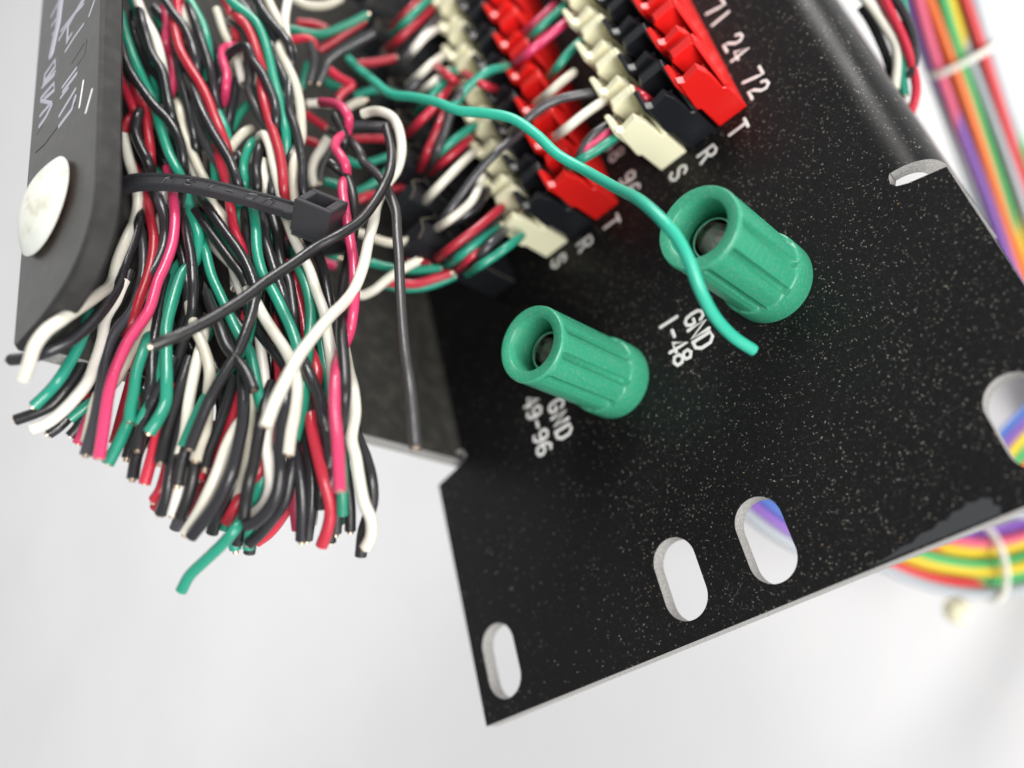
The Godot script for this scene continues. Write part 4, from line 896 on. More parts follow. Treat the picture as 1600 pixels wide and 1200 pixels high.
	bundle_wire("white", "diamond shaped glimpse of white wire in the middle of the fringe", [Vector3(17.8, 45.6, 46.5), Vector3(18, 41, 46.7), Vector3(18.3, 37, 46.8), Vector3(18.2, 34.6, 46.9), Vector3(16.5, 33.1, 46.7)])
	bundle_wire("white", "white sliver behind the swinging black wire", [Vector3(17.1, 36.3, 47), Vector3(15.9, 33.3, 47.2), Vector3(15, 30.3, 47.2), Vector3(14, 27.4, 47.4)])
	# the wires deeper in the bundle, which follow the front ones at some distance
	var away := Vector3(-0.66, 0.62, -0.42)
	var cols := ["black", "black", "black", "black", "black", "green", "red", "white", "black", "gray"]
	for k in routes.size():
		var pts: Array = routes[k][1]
		if pts.size() < 6 or routes[k][2]: continue
		for layer in 2:
			var depth := rng.randf_range(2.2, 5.0) + layer * rng.randf_range(3.0, 7.0)
			var sway := Vector3(rng.randf_range(-1.6, 1.6), rng.randf_range(-0.6, 0.6), rng.randf_range(-1.6, 1.6))
			var phase := rng.randf() * TAU
			var q := []
			for i in pts.size():
				var wob: float = sin(phase + i * 0.8) * 0.45
				var p: Vector3 = pts[i] + away * depth + sway + Vector3(wob, 0, -wob)
				p.x = maxf(p.x, 6.2 - 2.2 * maxf(0.0, 44.0 - p.y))
				q.append(p)
			var c: String = cols[rng.randi() % cols.size()]
			var words: PackedStringArray = routes[k][3].split(" ").slice(0, 10)
			while words[-1] in ["the", "a", "its", "of", "and", "with", "in", "to", "at", "under", "on", "from", "over"]: words.resize(words.size() - 1)
			wire(c, "%s wire %s the %s" % [NAMES.get(c, c), ["behind", "far behind"][layer], " ".join(words).trim_suffix(",")], q, "%s wires deep in the bundle" % NAMES.get(c, c), 0.69, "", 5)

func side_wires() -> void:
	side_wire("white", "white wire crossing the top edge above the black comb", [Vector3(24.3, 110.5, 39.1), Vector3(25.6, 108.9, 37), Vector3(27.9, 108.2, 34.9), Vector3(30.4, 108.6, 33.5)])
	side_wire("green", "green wire fanning to the comb at the upper right of the bundle", [Vector3(22.4, 104.5, 39), Vector3(25.7, 102.6, 35.4), Vector3(29.4, 102.8, 33), Vector3(32.9, 103.6, 31)])
	side_wire("red", "red wire under the fanning green wire near the top", [Vector3(24, 101.3, 34.3), Vector3(26.1, 101.9, 33.2), Vector3(28.3, 102.7, 32.2), Vector3(31.6, 103.7, 30.6)])
	side_wire("red", "short red wire at the top beside the bundle", [Vector3(21.2, 110.4, 35.6), Vector3(23, 109.6, 33.7), Vector3(24.3, 108.4, 32)])
	side_wire("red", "red bent wire at the upper right edge of the bundle", [Vector3(22.9, 101.1, 39.1), Vector3(24.8, 100.7, 37.5), Vector3(25.2, 99.8, 36.6), Vector3(24, 98.1, 36.2)])
	side_wire("gray", "grey wire stub standing right of the upper bundle", [Vector3(25.3, 99.2, 37.5), Vector3(24.8, 97.5, 36.6), Vector3(23.9, 95.7, 36.1), Vector3(22.2, 93.8, 35.9)])
	side_wire("gray", "grey wire reaching from the bundle to the comb's upper part", [Vector3(33.8, 97.3, 31.6), Vector3(30.8, 96.6, 33.2), Vector3(28.3, 96, 34.5), Vector3(26.3, 95.1, 35.3), Vector3(25.1, 93.9, 35.3), Vector3(23.7, 92.6, 35.4)])
	side_wire("green", "small green wire upright beside the grey stub", [Vector3(22.1, 99.1, 35.5), Vector3(20.6, 97.3, 35.3), Vector3(19.2, 95.9, 35.2)])
	side_wire("red", "pink wire with a sharp elbow left of the comb", [Vector3(24.7, 96.3, 34.5), Vector3(25.5, 94.4, 32.6), Vector3(26.4, 92.8, 30.9), Vector3(25, 92.3, 31.5), Vector3(23.7, 91.5, 31.8)])
	side_wire("green", "green wire behind the sharp pink elbow", [Vector3(21, 99.5, 32.3), Vector3(21.5, 98, 30.9), Vector3(22.6, 96.7, 29.2)])
	side_wire("red", "red wire far back left of the comb's upper part", [Vector3(25.2, 102.3, 27.1), Vector3(27.3, 101.9, 25.3), Vector3(30.4, 101.7, 23)])
	side_wire("green", "dim green wire behind the white hook", [Vector3(21.2, 99.5, 25), Vector3(24.5, 99.5, 22.8), Vector3(27.2, 97.6, 19.6)])
	side_wire("white", "white stub behind the winding pink wire", [Vector3(19.8, 91.9, 34.9), Vector3(21.3, 91.6, 33.5), Vector3(22.5, 91, 32.3)])
	side_wire("red", "pink stub left of the winding pink wire", [Vector3(18.3, 91.4, 34.1), Vector3(19, 90, 32.7), Vector3(19.6, 88.8, 31.4)])
	side_wire("red", "deep red wire end in the dark gap", [Vector3(14.1, 90.5, 32.2), Vector3(15.1, 89.9, 31.1), Vector3(15.9, 88.9, 29.9)])
	side_wire("white", "white wire curving down behind the twisted pair", [Vector3(22.6, 81.9, 34.3), Vector3(21.1, 80.7, 34.5), Vector3(19.5, 79.5, 34.8), Vector3(18.2, 78, 34.6), Vector3(17.4, 76.2, 33.9)])
	side_wire("gray", "grey wire parallel to the curving white one", [Vector3(22.4, 81.9, 33), Vector3(20.9, 80.6, 33.2), Vector3(19.2, 79, 33.3), Vector3(17.8, 77.2, 32.9)])
	side_wire("red", "pink wire level with the white hook, running left from the comb", [Vector3(21.1, 87.2, 27.8), Vector3(23.1, 86.7, 26), Vector3(25.8, 85.8, 23.5)])
	side_wire("gray", "grey wire level above the pink one", [Vector3(20.6, 91.3, 26.8), Vector3(22.7, 90.7, 24.9), Vector3(25.2, 89.7, 22.4)])
	side_wire("green", "dark green wire sagging behind the long grey wire", [Vector3(18, 85.6, 27.4), Vector3(19.5, 84.3, 25.5), Vector3(21.6, 84.1, 23.9), Vector3(24.4, 84.4, 22.1)])
	side_wire("green", "green wire at the tie head's upper edge", [Vector3(13.2, 82.3, 31.3), Vector3(15, 81.7, 29.6), Vector3(16.6, 80.5, 27.7), Vector3(17.4, 79.3, 26.2)])
	side_wire("green", "green wire slanting up behind the long grey wire", [Vector3(17.4, 78.1, 26.8), Vector3(19.6, 78.4, 25.5), Vector3(21.9, 79.1, 24.4), Vector3(24.5, 80.4, 23.4)])
	side_wire("red", "red wire stub behind the diagonal black wire", [Vector3(18.7, 76.4, 26.2), Vector3(20.1, 76.7, 25.3), Vector3(21.3, 76.5, 24.4)])
	side_wire("red", "deep red stub between comb and grey wire", [Vector3(19.7, 80.8, 20), Vector3(21.1, 81, 19.2), Vector3(22.1, 80.6, 18.2)])
	side_wire("white", "short cream wire left of the white hook", [Vector3(22.6, 91.4, 29.7), Vector3(24.1, 91.8, 29), Vector3(25.7, 92, 27.9)])
	side_wire("white", "white wire sagging to the right of the slanting white one", [Vector3(17.7, 70.2, 26.7), Vector3(18.2, 69.7, 25.9), Vector3(19.4, 68.5, 24.3), Vector3(20.9, 67.5, 22.5), Vector3(23, 67.3, 21), Vector3(24.8, 67.7, 19.9)])
	side_wire("green", "light green wire running to the comb's end", [Vector3(15.6, 66.3, 25.4), Vector3(16.9, 65.7, 24), Vector3(18.4, 64.6, 22.2), Vector3(20.7, 63.5, 19.8), Vector3(24.4, 62.5, 16.6)])
	side_wire("white", "white wire curving under to the comb's end", [Vector3(15.2, 59.7, 26.7), Vector3(15.7, 59.3, 26), Vector3(17.5, 59.5, 25), Vector3(19.6, 60.4, 24.1), Vector3(21.4, 61, 23.3), Vector3(23.1, 61.5, 22.4), Vector3(24.5, 61.8, 21.6)])
	side_wire("red", "red wire tucked at the comb's foot", [Vector3(20.2, 66.1, 19.3), Vector3(21.1, 65.7, 18.3), Vector3(22.4, 64.7, 16.7)])
	side_wire("red", "pink wire arcing below the comb's end", [Vector3(17.2, 62.2, 22.8), Vector3(18.8, 61.5, 21.2), Vector3(20.9, 60.8, 19.2), Vector3(23, 60.8, 17.8), Vector3(25.6, 61, 16.1)])
	side_wire("green", "green wire arcing lowest below the comb's end", [Vector3(16.5, 62.6, 22.2), Vector3(18, 61.6, 20.5), Vector3(19.7, 60.9, 18.8), Vector3(22.1, 60.7, 16.9), Vector3(25.4, 61.1, 14.9)])
	side_wire("pink", "pink stub and green wire under the tie head", [Vector3(10.1, 69.6, 28.8), Vector3(10.7, 68.6, 27.7), Vector3(11.6, 67.8, 26.4)])
	side_wire("green", "green stub under the tie head", [Vector3(10.1, 70.9, 28.3), Vector3(11.1, 70, 27), Vector3(12, 69.3, 25.9)])
	side_wire("red", "pink wire entering the ivory left row near the top edge", [Vector3(27.5, 108.4, 21.3), Vector3(32.4, 104.3, 23.5), Vector3(34.9, 105.5, 22.5), Vector3(36.9, 110.7, 19.2), Vector3(35.3, 116.3, 15.7)])
	side_wire("green", "green wire beside it at the top of the ivory left row", [Vector3(29.4, 110.3, 21.3), Vector3(34.2, 106.4, 23.6), Vector3(36.5, 107.6, 22.8), Vector3(37.9, 112.4, 19.7), Vector3(36.3, 118, 16.3)])
	side_wire("red", "dark red wire at the top edge between comb and ivory row", [Vector3(28.8, 114.1, 20.1), Vector3(33.7, 110.1, 22.4), Vector3(35.5, 111.1, 21.8), Vector3(36.2, 115.7, 18.9), Vector3(34.6, 121.3, 15.5)])
	side_wire("white", "white wire into the ivory left row, highest of the white ones", [Vector3(29.8, 103.6, 20.6), Vector3(34.5, 99.9, 23), Vector3(36.4, 100.9, 22.5), Vector3(37, 105.2, 19.4), Vector3(35.4, 110.5, 15.9)])
	side_wire("gray", "grey wire left of the highest white one", [Vector3(27, 103.2, 20.8), Vector3(31.9, 99.6, 23.3), Vector3(35.4, 101.7, 22.4), Vector3(37.7, 107.4, 19.1), Vector3(36, 113, 15.7)])
	side_wire("white", "second white wire into the ivory left row", [Vector3(29.2, 98.2, 20), Vector3(34, 94.4, 22.4), Vector3(35.8, 95.2, 21.8), Vector3(36.3, 99.4, 18.6), Vector3(34.6, 104.6, 15.1)])
	side_wire("gray", "grey wire slanting to the ivory left row", [Vector3(25.7, 96.8, 20), Vector3(30.7, 93.2, 22.5), Vector3(33.5, 94.8, 21.6), Vector3(35.3, 99.7, 18.2), Vector3(33.5, 104.9, 14.6)])
	side_wire("white", "third white wire into the ivory left row", [Vector3(30.2, 94.8, 19.7), Vector3(35, 90.9, 22.1), Vector3(36.2, 91.4, 21.6), Vector3(36.3, 95.3, 18.6), Vector3(34.5, 100.4, 15)])
	side_wire("green", "green wire behind the loose green wire at the ivory row", [Vector3(29.3, 91.7, 19.5), Vector3(34.1, 88.2, 22.2), Vector3(36.2, 89.4, 21.6), Vector3(37.4, 94.2, 18.5), Vector3(35.6, 99.4, 14.9)])
	side_wire("red", "pink wire crossing under the loose green wire", [Vector3(26.9, 88.2, 20.2), Vector3(31.8, 84.8, 22.8), Vector3(34.2, 86, 22), Vector3(36, 87.1, 21.5), Vector3(36.5, 91.6, 18.7), Vector3(34.6, 96.7, 15.1)])
	side_wire("red", "bright pink wire steeply up to the ivory left row", [Vector3(26.4, 81.4, 18.6), Vector3(31, 78.8, 22), Vector3(32.4, 80.1, 21.9), Vector3(34.5, 82, 21.8), Vector3(35.1, 87.3, 19.5), Vector3(33.1, 92.4, 16)])
	side_wire("gray", "grey wire arching over the ivory row into the black left row", [Vector3(28, 80.5, 18.2), Vector3(32.6, 77.9, 21.6), Vector3(34.4, 79.6, 21.5), Vector3(36.2, 81.5, 21.6), Vector3(38, 83.4, 21.7), Vector3(40.1, 84.9, 21.3), Vector3(42, 89.6, 17.6), Vector3(40.4, 94.6, 13.8)])
	side_wire("green", "green wire arching over the ivory row to the red left row", [Vector3(33.1, 86.4, 18.8), Vector3(37.7, 83.2, 21.8), Vector3(39, 84, 21.4), Vector3(41.1, 85.3, 20.9), Vector3(44.2, 86.6, 19.6), Vector3(45.3, 89.9, 15.5), Vector3(43.8, 94.7, 11.5)])
	side_wire("green", "green wire low into the ivory left row", [Vector3(27.9, 82, 17.9), Vector3(32.8, 78.6, 20.6), Vector3(35.4, 79.7, 19.6), Vector3(36.6, 83.7, 15.9), Vector3(34.7, 88.4, 12)])
	side_wire("red", "pink wire under the low green wire", [Vector3(27, 81.3, 16.7), Vector3(31.9, 77.9, 19.3), Vector3(34, 78.8, 18.5), Vector3(34.8, 82.9, 15.2), Vector3(32.9, 87.6, 11.4)])
	side_wire("white", "long white wire into the ivory left row", [Vector3(25, 75.2, 18), Vector3(30, 72.2, 20.9), Vector3(33, 73.8, 19.9), Vector3(35, 78.6, 16.2), Vector3(33, 83.2, 12.4)])
	side_wire("white", "curved white wire into the lower ivory left row", [Vector3(25.5, 69.1, 17.6), Vector3(30.6, 65.8, 20.2), Vector3(32.4, 66.5, 19.4), Vector3(34.6, 67.6, 18.6), Vector3(35.6, 72.8, 16), Vector3(33.5, 77.4, 12.2)])
	side_wire("gray", "dark grey wire along the curved white one", [Vector3(25.4, 70, 16.9), Vector3(30.3, 67.3, 20), Vector3(33.6, 69.5, 19.2), Vector3(36.3, 71.3, 18.6), Vector3(40.3, 73.5, 17.4), Vector3(43.3, 78.3, 13), Vector3(41.6, 82.9, 9)])
	side_wire("black", "black wire under the curved white one", [Vector3(25.9, 69.5, 16.2), Vector3(30.9, 66.2, 18.8), Vector3(33.7, 67, 17.5), Vector3(34.8, 71.7, 14.3), Vector3(32.7, 76.1, 10.4)])
	side_wire("red", "pinkish red wire to the last ivory left connector", [Vector3(24.7, 64, 17.4), Vector3(29.8, 61, 20.2), Vector3(33.5, 62.4, 18.6), Vector3(36.1, 66.9, 14.3), Vector3(34.1, 71.1, 10.2)])
	side_wire("black", "black wire under the pinkish red one", [Vector3(23.9, 64.5, 15.5), Vector3(29, 61.5, 18.3), Vector3(32.5, 62.8, 16.8), Vector3(34.1, 66.9, 12.9), Vector3(32, 71, 8.8)])
	side_wire("green", "green wire to the last ivory left connector", [Vector3(24.8, 63.4, 15.5), Vector3(29.9, 60.4, 18.3), Vector3(32.5, 61.4, 17.2), Vector3(33.9, 65.1, 13.2), Vector3(31.8, 69.2, 9.1)])
	side_wire("red", "pink stub below the last ivory left connector", [Vector3(25.5, 62.5, 14.4), Vector3(30.5, 59.7, 17.4), Vector3(31.8, 60.3, 16.8), Vector3(31.8, 63.4, 13.4), Vector3(29.6, 67.4, 9.3)])
	side_wire("gray", "dark grey wire below the last ivory left connector", [Vector3(27.9, 61.8, 13.6), Vector3(32.8, 59.3, 16.9), Vector3(34.5, 60.3, 16.4), Vector3(34.9, 63.9, 13), Vector3(32.8, 68, 8.9)])
	side_wire("green", "green wire lowest under the last ivory left connector", [Vector3(27.4, 60.4, 14.4), Vector3(32.3, 57.3, 17.2), Vector3(34.1, 57.8, 16.4), Vector3(36.1, 58.5, 15.5), Vector3(36.7, 62, 11.8), Vector3(34.7, 66, 7.6)])
	side_wire("pink", "pink wire from the red left row to the ivory right row, uppermost", [Vector3(45.1, 94.9, 10.7), Vector3(49.3, 91, 13.5), Vector3(51.5, 91.9, 12.6), Vector3(55.8, 94.6, 10.1), Vector3(54, 102.3, 4.1)])
	side_wire("pink", "dull pink wire high between the red and ivory rows", [Vector3(46.6, 101.7, 8.9), Vector3(50.7, 97.8, 11.7), Vector3(52.3, 98.6, 11.1), Vector3(54.1, 100.5, 9.7), Vector3(52.4, 108.4, 3.9)])
	side_wire("green", "green wire high between the red and ivory rows", [Vector3(47.4, 99, 9.2), Vector3(51.4, 95.3, 12.2), Vector3(53.9, 96.5, 11.3), Vector3(56.5, 98.6, 9.6), Vector3(54.8, 106.5, 3.6)])
	side_wire("green", "green wire in the dark between the red and ivory rows", [Vector3(48.5, 89, 8.5), Vector3(52.4, 85.7, 11.8), Vector3(54.5, 87, 11.3), Vector3(56.9, 89.2, 9.7), Vector3(55.2, 96.8, 3.5)])
	side_wire("gray", "grey wire arching from the black left row to the ivory right row", [Vector3(42.3, 77.8, 14.7), Vector3(46.6, 74.2, 17.7), Vector3(49.2, 75.3, 16.7), Vector3(51.6, 75.9, 15.4), Vector3(53.8, 75.9, 13.9), Vector3(56.2, 76.4, 11.1), Vector3(54.3, 83.3, 4.6)])
	side_wire("white", "white wire into the fourth ivory right connector", [Vector3(46.5, 83, 11.3), Vector3(50.6, 79.4, 14.3), Vector3(52.5, 80.3, 13.6), Vector3(54, 81.8, 12.2), Vector3(52, 89, 6)])
	side_wire("white", "thick white wire between the red and ivory rows", [Vector3(47.1, 74.9, 10.8), Vector3(51.2, 71.4, 13.9), Vector3(53.9, 72.5, 12.8), Vector3(56.7, 74.3, 10.7), Vector3(54.7, 81.2, 4.2)])
	side_wire("gray", "dark grey wire beneath the last ivory right connector", [Vector3(47.3, 68.6, 9.1), Vector3(51.1, 66, 13.1), Vector3(52.6, 67.4, 12.9), Vector3(54.4, 68.4, 12.4), Vector3(56.5, 69.9, 10.5), Vector3(54.5, 76.6, 3.9)])
	side_wire("pink", "pink wire beneath the last ivory right connector", [Vector3(47.7, 69.4, 9.3), Vector3(51.7, 66.3, 12.8), Vector3(53.5, 67.2, 12.1), Vector3(56.4, 69.2, 10.1), Vector3(54.4, 75.9, 3.5)])
	side_wire("green", "green wire beneath the last ivory right connector", [Vector3(47.3, 68.4, 10.3), Vector3(51.3, 64.9, 13.5), Vector3(53.4, 65.5, 12.4), Vector3(56.3, 67.3, 10.3), Vector3(54.2, 73.9, 3.6)])
	side_wire("red", "small red wire tip in the ivory left row", [Vector3(35.9, 95.9, 20.7), Vector3(38.9, 89.1, 22.3), Vector3(39.2, 88.4, 21.6), Vector3(38, 91, 18.6), Vector3(35.9, 95.4, 14.7)])
	side_wire("red", "red wire tip at the right of the ivory left row", [Vector3(39.5, 92.1, 18.3), Vector3(42.6, 85.6, 20), Vector3(43.1, 84.9, 19.2), Vector3(42.2, 87.5, 16), Vector3(40.4, 92, 12)])
	side_wire("red", "small red wire tip at the last ivory right connector", [Vector3(60.5, 75.3, 8.8), Vector3(62.6, 69.2, 11.4), Vector3(62.8, 68.7, 10.9), Vector3(62.8, 69.1, 9.7), Vector3(61, 75.4, 2.8)])
	side_wire("white", "white wire behind the rail, right of the panel", [Vector3(92, 82.4, -14), Vector3(92.2, 80.2, -15.7), Vector3(92.2, 77.7, -17.5), Vector3(92, 74.7, -19.4), Vector3(90.8, 72.1, -20.4), Vector3(88.6, 68.9, -21.1)])
	side_wire("red", "pink wire hanging lowest behind the rail, right of the panel", [Vector3(94.3, 80.9, -15.3), Vector3(93.9, 78.2, -16.9), Vector3(93.4, 74.7, -19), Vector3(92.4, 70.9, -21), Vector3(91, 67.5, -22.3), Vector3(89, 65.1, -22.7), Vector3(86.9, 63.5, -22.3)])
	side_wire("black", "black wire outermost behind the rail, right of the panel", [Vector3(95.3, 80.6, -16.2), Vector3(95.3, 77.9, -18), Vector3(94.7, 75, -19.7), Vector3(93.4, 72.1, -20.9), Vector3(91.4, 69.3, -21.4)])
	side_wire("green", "green wire behind the rail, right of the panel", [Vector3(96.4, 80.9, -18.2), Vector3(95.1, 77.6, -19.6), Vector3(93.1, 74.3, -20.5), Vector3(90.9, 71.1, -21.2), Vector3(89.3, 67.8, -22.4)])
	side_wire("black", "black wire innermost behind the rail, right of the panel", [Vector3(91.1, 82.3, -16.3), Vector3(91.1, 80.2, -17.8), Vector3(90.5, 76.1, -20.2), Vector3(89.7, 73.1, -21.8), Vector3(88.8, 70.3, -23.1)])
	side_wire("red", "red wire at the top behind the rail", [Vector3(93.9, 84, -18.5), Vector3(93.7, 81.8, -19.8), Vector3(93.2, 79, -21.5), Vector3(92.2, 75.8, -23)])

func loose_wire() -> void:
	var p := [Vector3(24.4, 103.3, 28.3), Vector3(26.6, 98.2, 28.9), Vector3(30.1, 90.9, 29.7), Vector3(33.7, 83.7, 30.6), Vector3(37.5, 79.4, 30.6), Vector3(41.2, 74.9, 30.4), Vector3(44.1, 70.8, 29.8), Vector3(47.1, 68.3, 28.7), Vector3(50.2, 65.3, 27.2), Vector3(52, 61.7, 25.6), Vector3(53.2, 57.9, 24.1), Vector3(55.4, 54, 22.7), Vector3(58.6, 48, 23.2), Vector3(61.8, 42, 25.3), Vector3(63.5, 37.3, 25.7), Vector3(64, 34.8, 25), Vector3(63.9, 32.3, 24), Vector3(63.1, 29.6, 22), Vector3(62.2, 27.8, 18.5), Vector3(61.9, 26.5, 14.3), Vector3(62.4, 25.4, 11.1)]
	wire("green", "long loose green wire lying across the rows and the right binding post", p, "", 0.69, "loose_green_wire", 8)

# ---------------------------------------------------------------- cable tie round the bundle
func cable_tie() -> void:
	var t := thing("cable_tie", "black nylon cable tie with square head pulled round the wire bundle", "cable tie", mm(Vector3(13.6, 66.9, 30.0)))
	var base := t.position
	var p := []
	for q in [Vector3(4.3, 71.4, 58), Vector3(7.3, 69.4, 58.8), Vector3(10.4, 68.2, 58.2), Vector3(13.6, 66.9, 55.9), Vector3(16.5, 65.4, 53.1), Vector3(19.2, 63.5, 50.2), Vector3(21.8, 61.5, 47.2), Vector3(24.1, 59.5, 45), Vector3(25.4, 58.1, 43.8), Vector3(25.0, 58.8, 38.5), Vector3(21.0, 63.0, 33.0), Vector3(13.0, 69.0, 31.5), Vector3(7.6, 73.0, 38.0), Vector3(6.4, 73.4, 50.0), Vector3(6.5, 71.6, 57.0)]: p.append(mm(q))
	var path := smooth_path(p, 8)
	var st := begin()
	var rails := begin()
	# section across the strap: flat with a raised rail along each side
	var half := 1.55
	var sec := [Vector2(-half, 0), Vector2(-half, 0.95), Vector2(-half + 0.18, 1.1), Vector2(-half + 0.42, 0.95), Vector2(-half + 0.5, 0.72), Vector2(half - 0.5, 0.72), Vector2(half - 0.42, 0.95), Vector2(half - 0.18, 1.1), Vector2(half, 0.95), Vector2(half, 0)]
	var ring_pts := []
	var axis := Vector3(0.33, 0.10, 0.94).normalized()   # along the bundle
	var mid := mm(Vector3(15, 66, 45))
	var frames := []
	for i in path.size():
		var d := (path[mini(i + 1, path.size() - 1)] - path[maxi(i - 1, 0)]).normalized()
		var w := (axis - d * axis.dot(d)).normalized()
		var n := d.cross(w).normalized()
		if n.dot(path[i] - mid) < 0.0: n = -n
		frames.append([d, w, n])
		var ring := []
		for s in sec: ring.append(path[i] - base + (w * s.x + n * s.y) * 0.001)
		ring_pts.append(ring)
	for i in ring_pts.size() - 1:
		for k in sec.size():
			var k2 := (k + 1) % sec.size()
			var out: Vector3 = (ring_pts[i][k] + ring_pts[i][k2]) * 0.5 - (path[i] - base) - frames[i][2] * 0.0004
			quad(st, ring_pts[i][k], ring_pts[i][k2], ring_pts[i + 1][k2], ring_pts[i + 1][k], out)
	obj("strap", st, "nylon_black", t)
	# moulded letters on the strap
	st = begin()
	var marks := ["U", "S", "A", "-", "D", "U"]
	for k in marks.size():
		var i: int = 25 + k * 5
		var f: Array = frames[i]
		for line in GLYPHS[marks[k]]:
			var q := PackedVector3Array()
			for a in range(0, line.size(), 2):
				q.append(path[i] - base + (f[0] * (line[a] * -1.9 + 0.5) + f[1] * (line[a + 1] * 1.6 - 0.8) + f[2] * 0.76) * 0.001)
			tube(st, q, 0.00014, 6, Vector3.ONE, false, true)
	obj("moulded_letters", st, "nylon_black", t)
	# the square head the strap is pulled through
	var last: Array = frames[62]
	var c := mm(Vector3(27.0, 57.3, 42.6)) - base
	var fd: Vector3 = last[0]
	var fw: Vector3 = last[1]
	var fn: Vector3 = last[2]
	st = begin()
	var place := func(p2: Vector2, w2: float) -> Vector3: return c + (fd * p2.x + fw * p2.y + fn * w2) * 0.00106
	for b in [[-2.4, 2.4, -2.3, -1.5], [-2.4, 2.4, 1.5, 2.3], [-2.4, -1.4, -1.5, 1.5], [1.2, 2.4, -1.5, 1.5]]:
		extrude(st, [Vector2(b[0], b[2]), Vector2(b[1], b[2]), Vector2(b[1], b[3]), Vector2(b[0], b[3])], place, -1.6, 2.6, 0.12)
	extrude(st, [Vector2(-2.2, -2.2), Vector2(2.2, -2.2), Vector2(2.2, 2.2), Vector2(-2.2, 2.2)], place, -2.2, 0.6, 0.1)
	obj("head", st, "nylon_black", t)

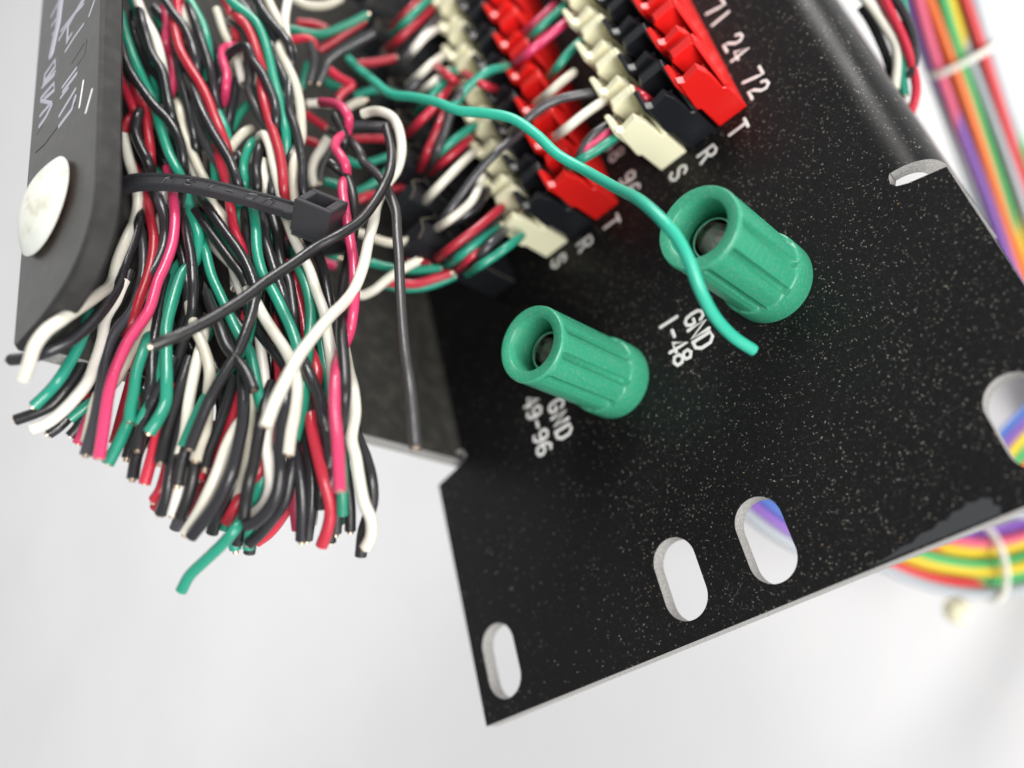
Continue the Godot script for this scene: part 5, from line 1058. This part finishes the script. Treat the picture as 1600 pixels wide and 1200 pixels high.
# ---------------------------------------------------------------- coloured cable behind
func back_cable() -> void:
	var guide := []
	for q in [Vector3(106.3, 121.1, -61.7), Vector3(103.4, 113.4, -73.5), Vector3(99.6, 101, -88), Vector3(94.5, 83.5, -105.2), Vector3(87.4, 59.2, -120), Vector3(78.9, 35.1, -128.2), Vector3(67.3, 18.9, -123), Vector3(54.6, 15.6, -110.8), Vector3(46, 18.4, -97.2), Vector3(40.2, 24.8, -85.8), Vector3(35.2, 33.6, -76.1), Vector3(32.7, 46.8, -67.9), Vector3(33.8, 60.6, -61.8)]: guide.append(mm(q))
	var order := ["slate", "bright_green", "scarlet", "yellow", "slate", "bright_green", "yellow", "orange", "rose", "violet"]
	var eye := pt(90.23, -21.79, 100.0)
	for layer in 2:
		for k in order.size():
			var pts := []
			for i in guide.size():
				var d: Vector3 = (guide[mini(i + 1, guide.size() - 1)] - guide[maxi(i - 1, 0)]).normalized()
				var down := Vector3(-0.35, -0.85, -0.38).normalized()
				var across := d.cross(down).normalized()
				var deep := across.cross(d)
				var s := (k - (order.size() - 1) * 0.5) * 1.3 + sin(i * 0.8 + k * 2.4 + layer * 1.3) * 0.8 + layer * 0.8
				var z := -layer * 2.2 + cos(i * 0.8 + k * 2.4) * 1.3
				var p: Vector3 = guide[i] - across * s * 0.001 - deep * z * 0.001
				pts.append(Vector3(p.x, -p.z, p.y) * 1000.0)
			var c: String = order[(k + layer) % order.size()]
			var plain: String = {"bright_green": "green", "slate": "grey", "scarlet": "red", "rose": "pink"}.get(c, c)
			var o := wire(c, "%s wire %s from the inside of the coloured cable's loop, %s layer" % [plain, ["tenth", "ninth", "eighth", "seventh", "sixth", "fifth", "fourth", "third", "second", "first"][k], ["upper", "lower"][layer]], pts, "wires of the coloured cable", 1.05, c + "_wire", 6)
			o.name = numbered(plain + "_cable_wire")
	# a smaller strand seen through the slot at the right
	var strand := ["blue", "violet", "yellow", "bright_green", "orange"]
	for k in strand.size():
		var off: float = (k - 2) * 1.9
		var pts := []
		for q in [Vector3(99.8, 47.2, -120.3), Vector3(87.4, 42.5, -109.3), Vector3(75.6, 35.9, -99.9), Vector3(64.1, 29, -94), Vector3(53.7, 24.7, -86.9), Vector3(45.6, 25.9, -80.4)]: pts.append(q + Vector3(off * 0.55, -off * 0.8, -off * 0.1))
		var plain: String = {"bright_green": "green"}.get(strand[k], strand[k])
		var o := wire(strand[k], "%s wire of the strand passing under the rightmost slot" % plain, pts, "wires of the strand under the slot", 0.95, strand[k] + "_wire", 6)
		o.name = numbered(plain + "_strand_wire")
	var leaving := ["slate", "violet", "blue", "blue"]
	for k in leaving.size():
		var pts := []
		for q in [Vector3(21.5, 53.8, -41), Vector3(25.8, 40.6, -50.6), Vector3(31.1, 27.1, -60.9), Vector3(35.2, 22.6, -68.3), Vector3(42.3, 21, -75.9), Vector3(51.7, 23.2, -86.6), Vector3(62.1, 24.3, -98.7), Vector3(71.2, 20.3, -113.5)]: pts.append(q + Vector3(0.8, 0.58, -0.15) * (k - 1) * 2.1)
		var plain: String = {"slate": "grey"}.get(leaving[k], leaving[k])
		var o := wire(leaving[k], "%s wire leaving the coloured cable, seen through the slot, %s from the left" % [plain, ["first", "second", "third", "fourth"][k]], pts, "wires of the strand under the middle slot", 1.25, leaving[k] + "_wire", 6)
		o.name = numbered(plain + "_strand_wire")
	ring_tie("white cable tie round the coloured cable at the top right", guide[1].lerp(guide[2], 0.38), (guide[2] - guide[1]).normalized(), Vector2(7.2, 3.6))
	var tie := ring_tie("cream cord tied round the coloured cable below the panel's edge", guide[7].lerp(guide[8], 0.30), ((guide[8] - guide[7]).normalized() + Vector3(0.25, 0.0, 0.35)).normalized(), Vector2(8.4, 4.2))
	var st := begin()
	var knot := tie.position * 0.0
	lathe(st, knot + Vector3(-0.010, -0.005, 0.007), [Vector2(0.01, -2.8), Vector2(2.3, -1.9), Vector2(3.0, 0.0), Vector2(2.2, 2.0), Vector2(0.01, 2.9)], 16)
	obj("knot", st, "ivory_plastic", tie)

func ring_tie(label: String, at: Vector3, along: Vector3, size: Vector2) -> Node3D:
	var t := thing("cable_tie", label, "cable tie", at)
	var down := Vector3(-0.35, -0.85, -0.38).normalized()
	var across := along.cross(down).normalized()
	var deep := across.cross(along)
	var p := PackedVector3Array()
	for k in 41:
		var a := TAU * k / 40.0
		p.append((across * cos(a) * size.x + deep * (sin(a) * size.y - 1.0)) * 0.001)
	var st := begin()
	tube(st, p, 0.0007, 10, Vector3.ONE, false)
	obj("band", st, "nylon_white", t)
	return t
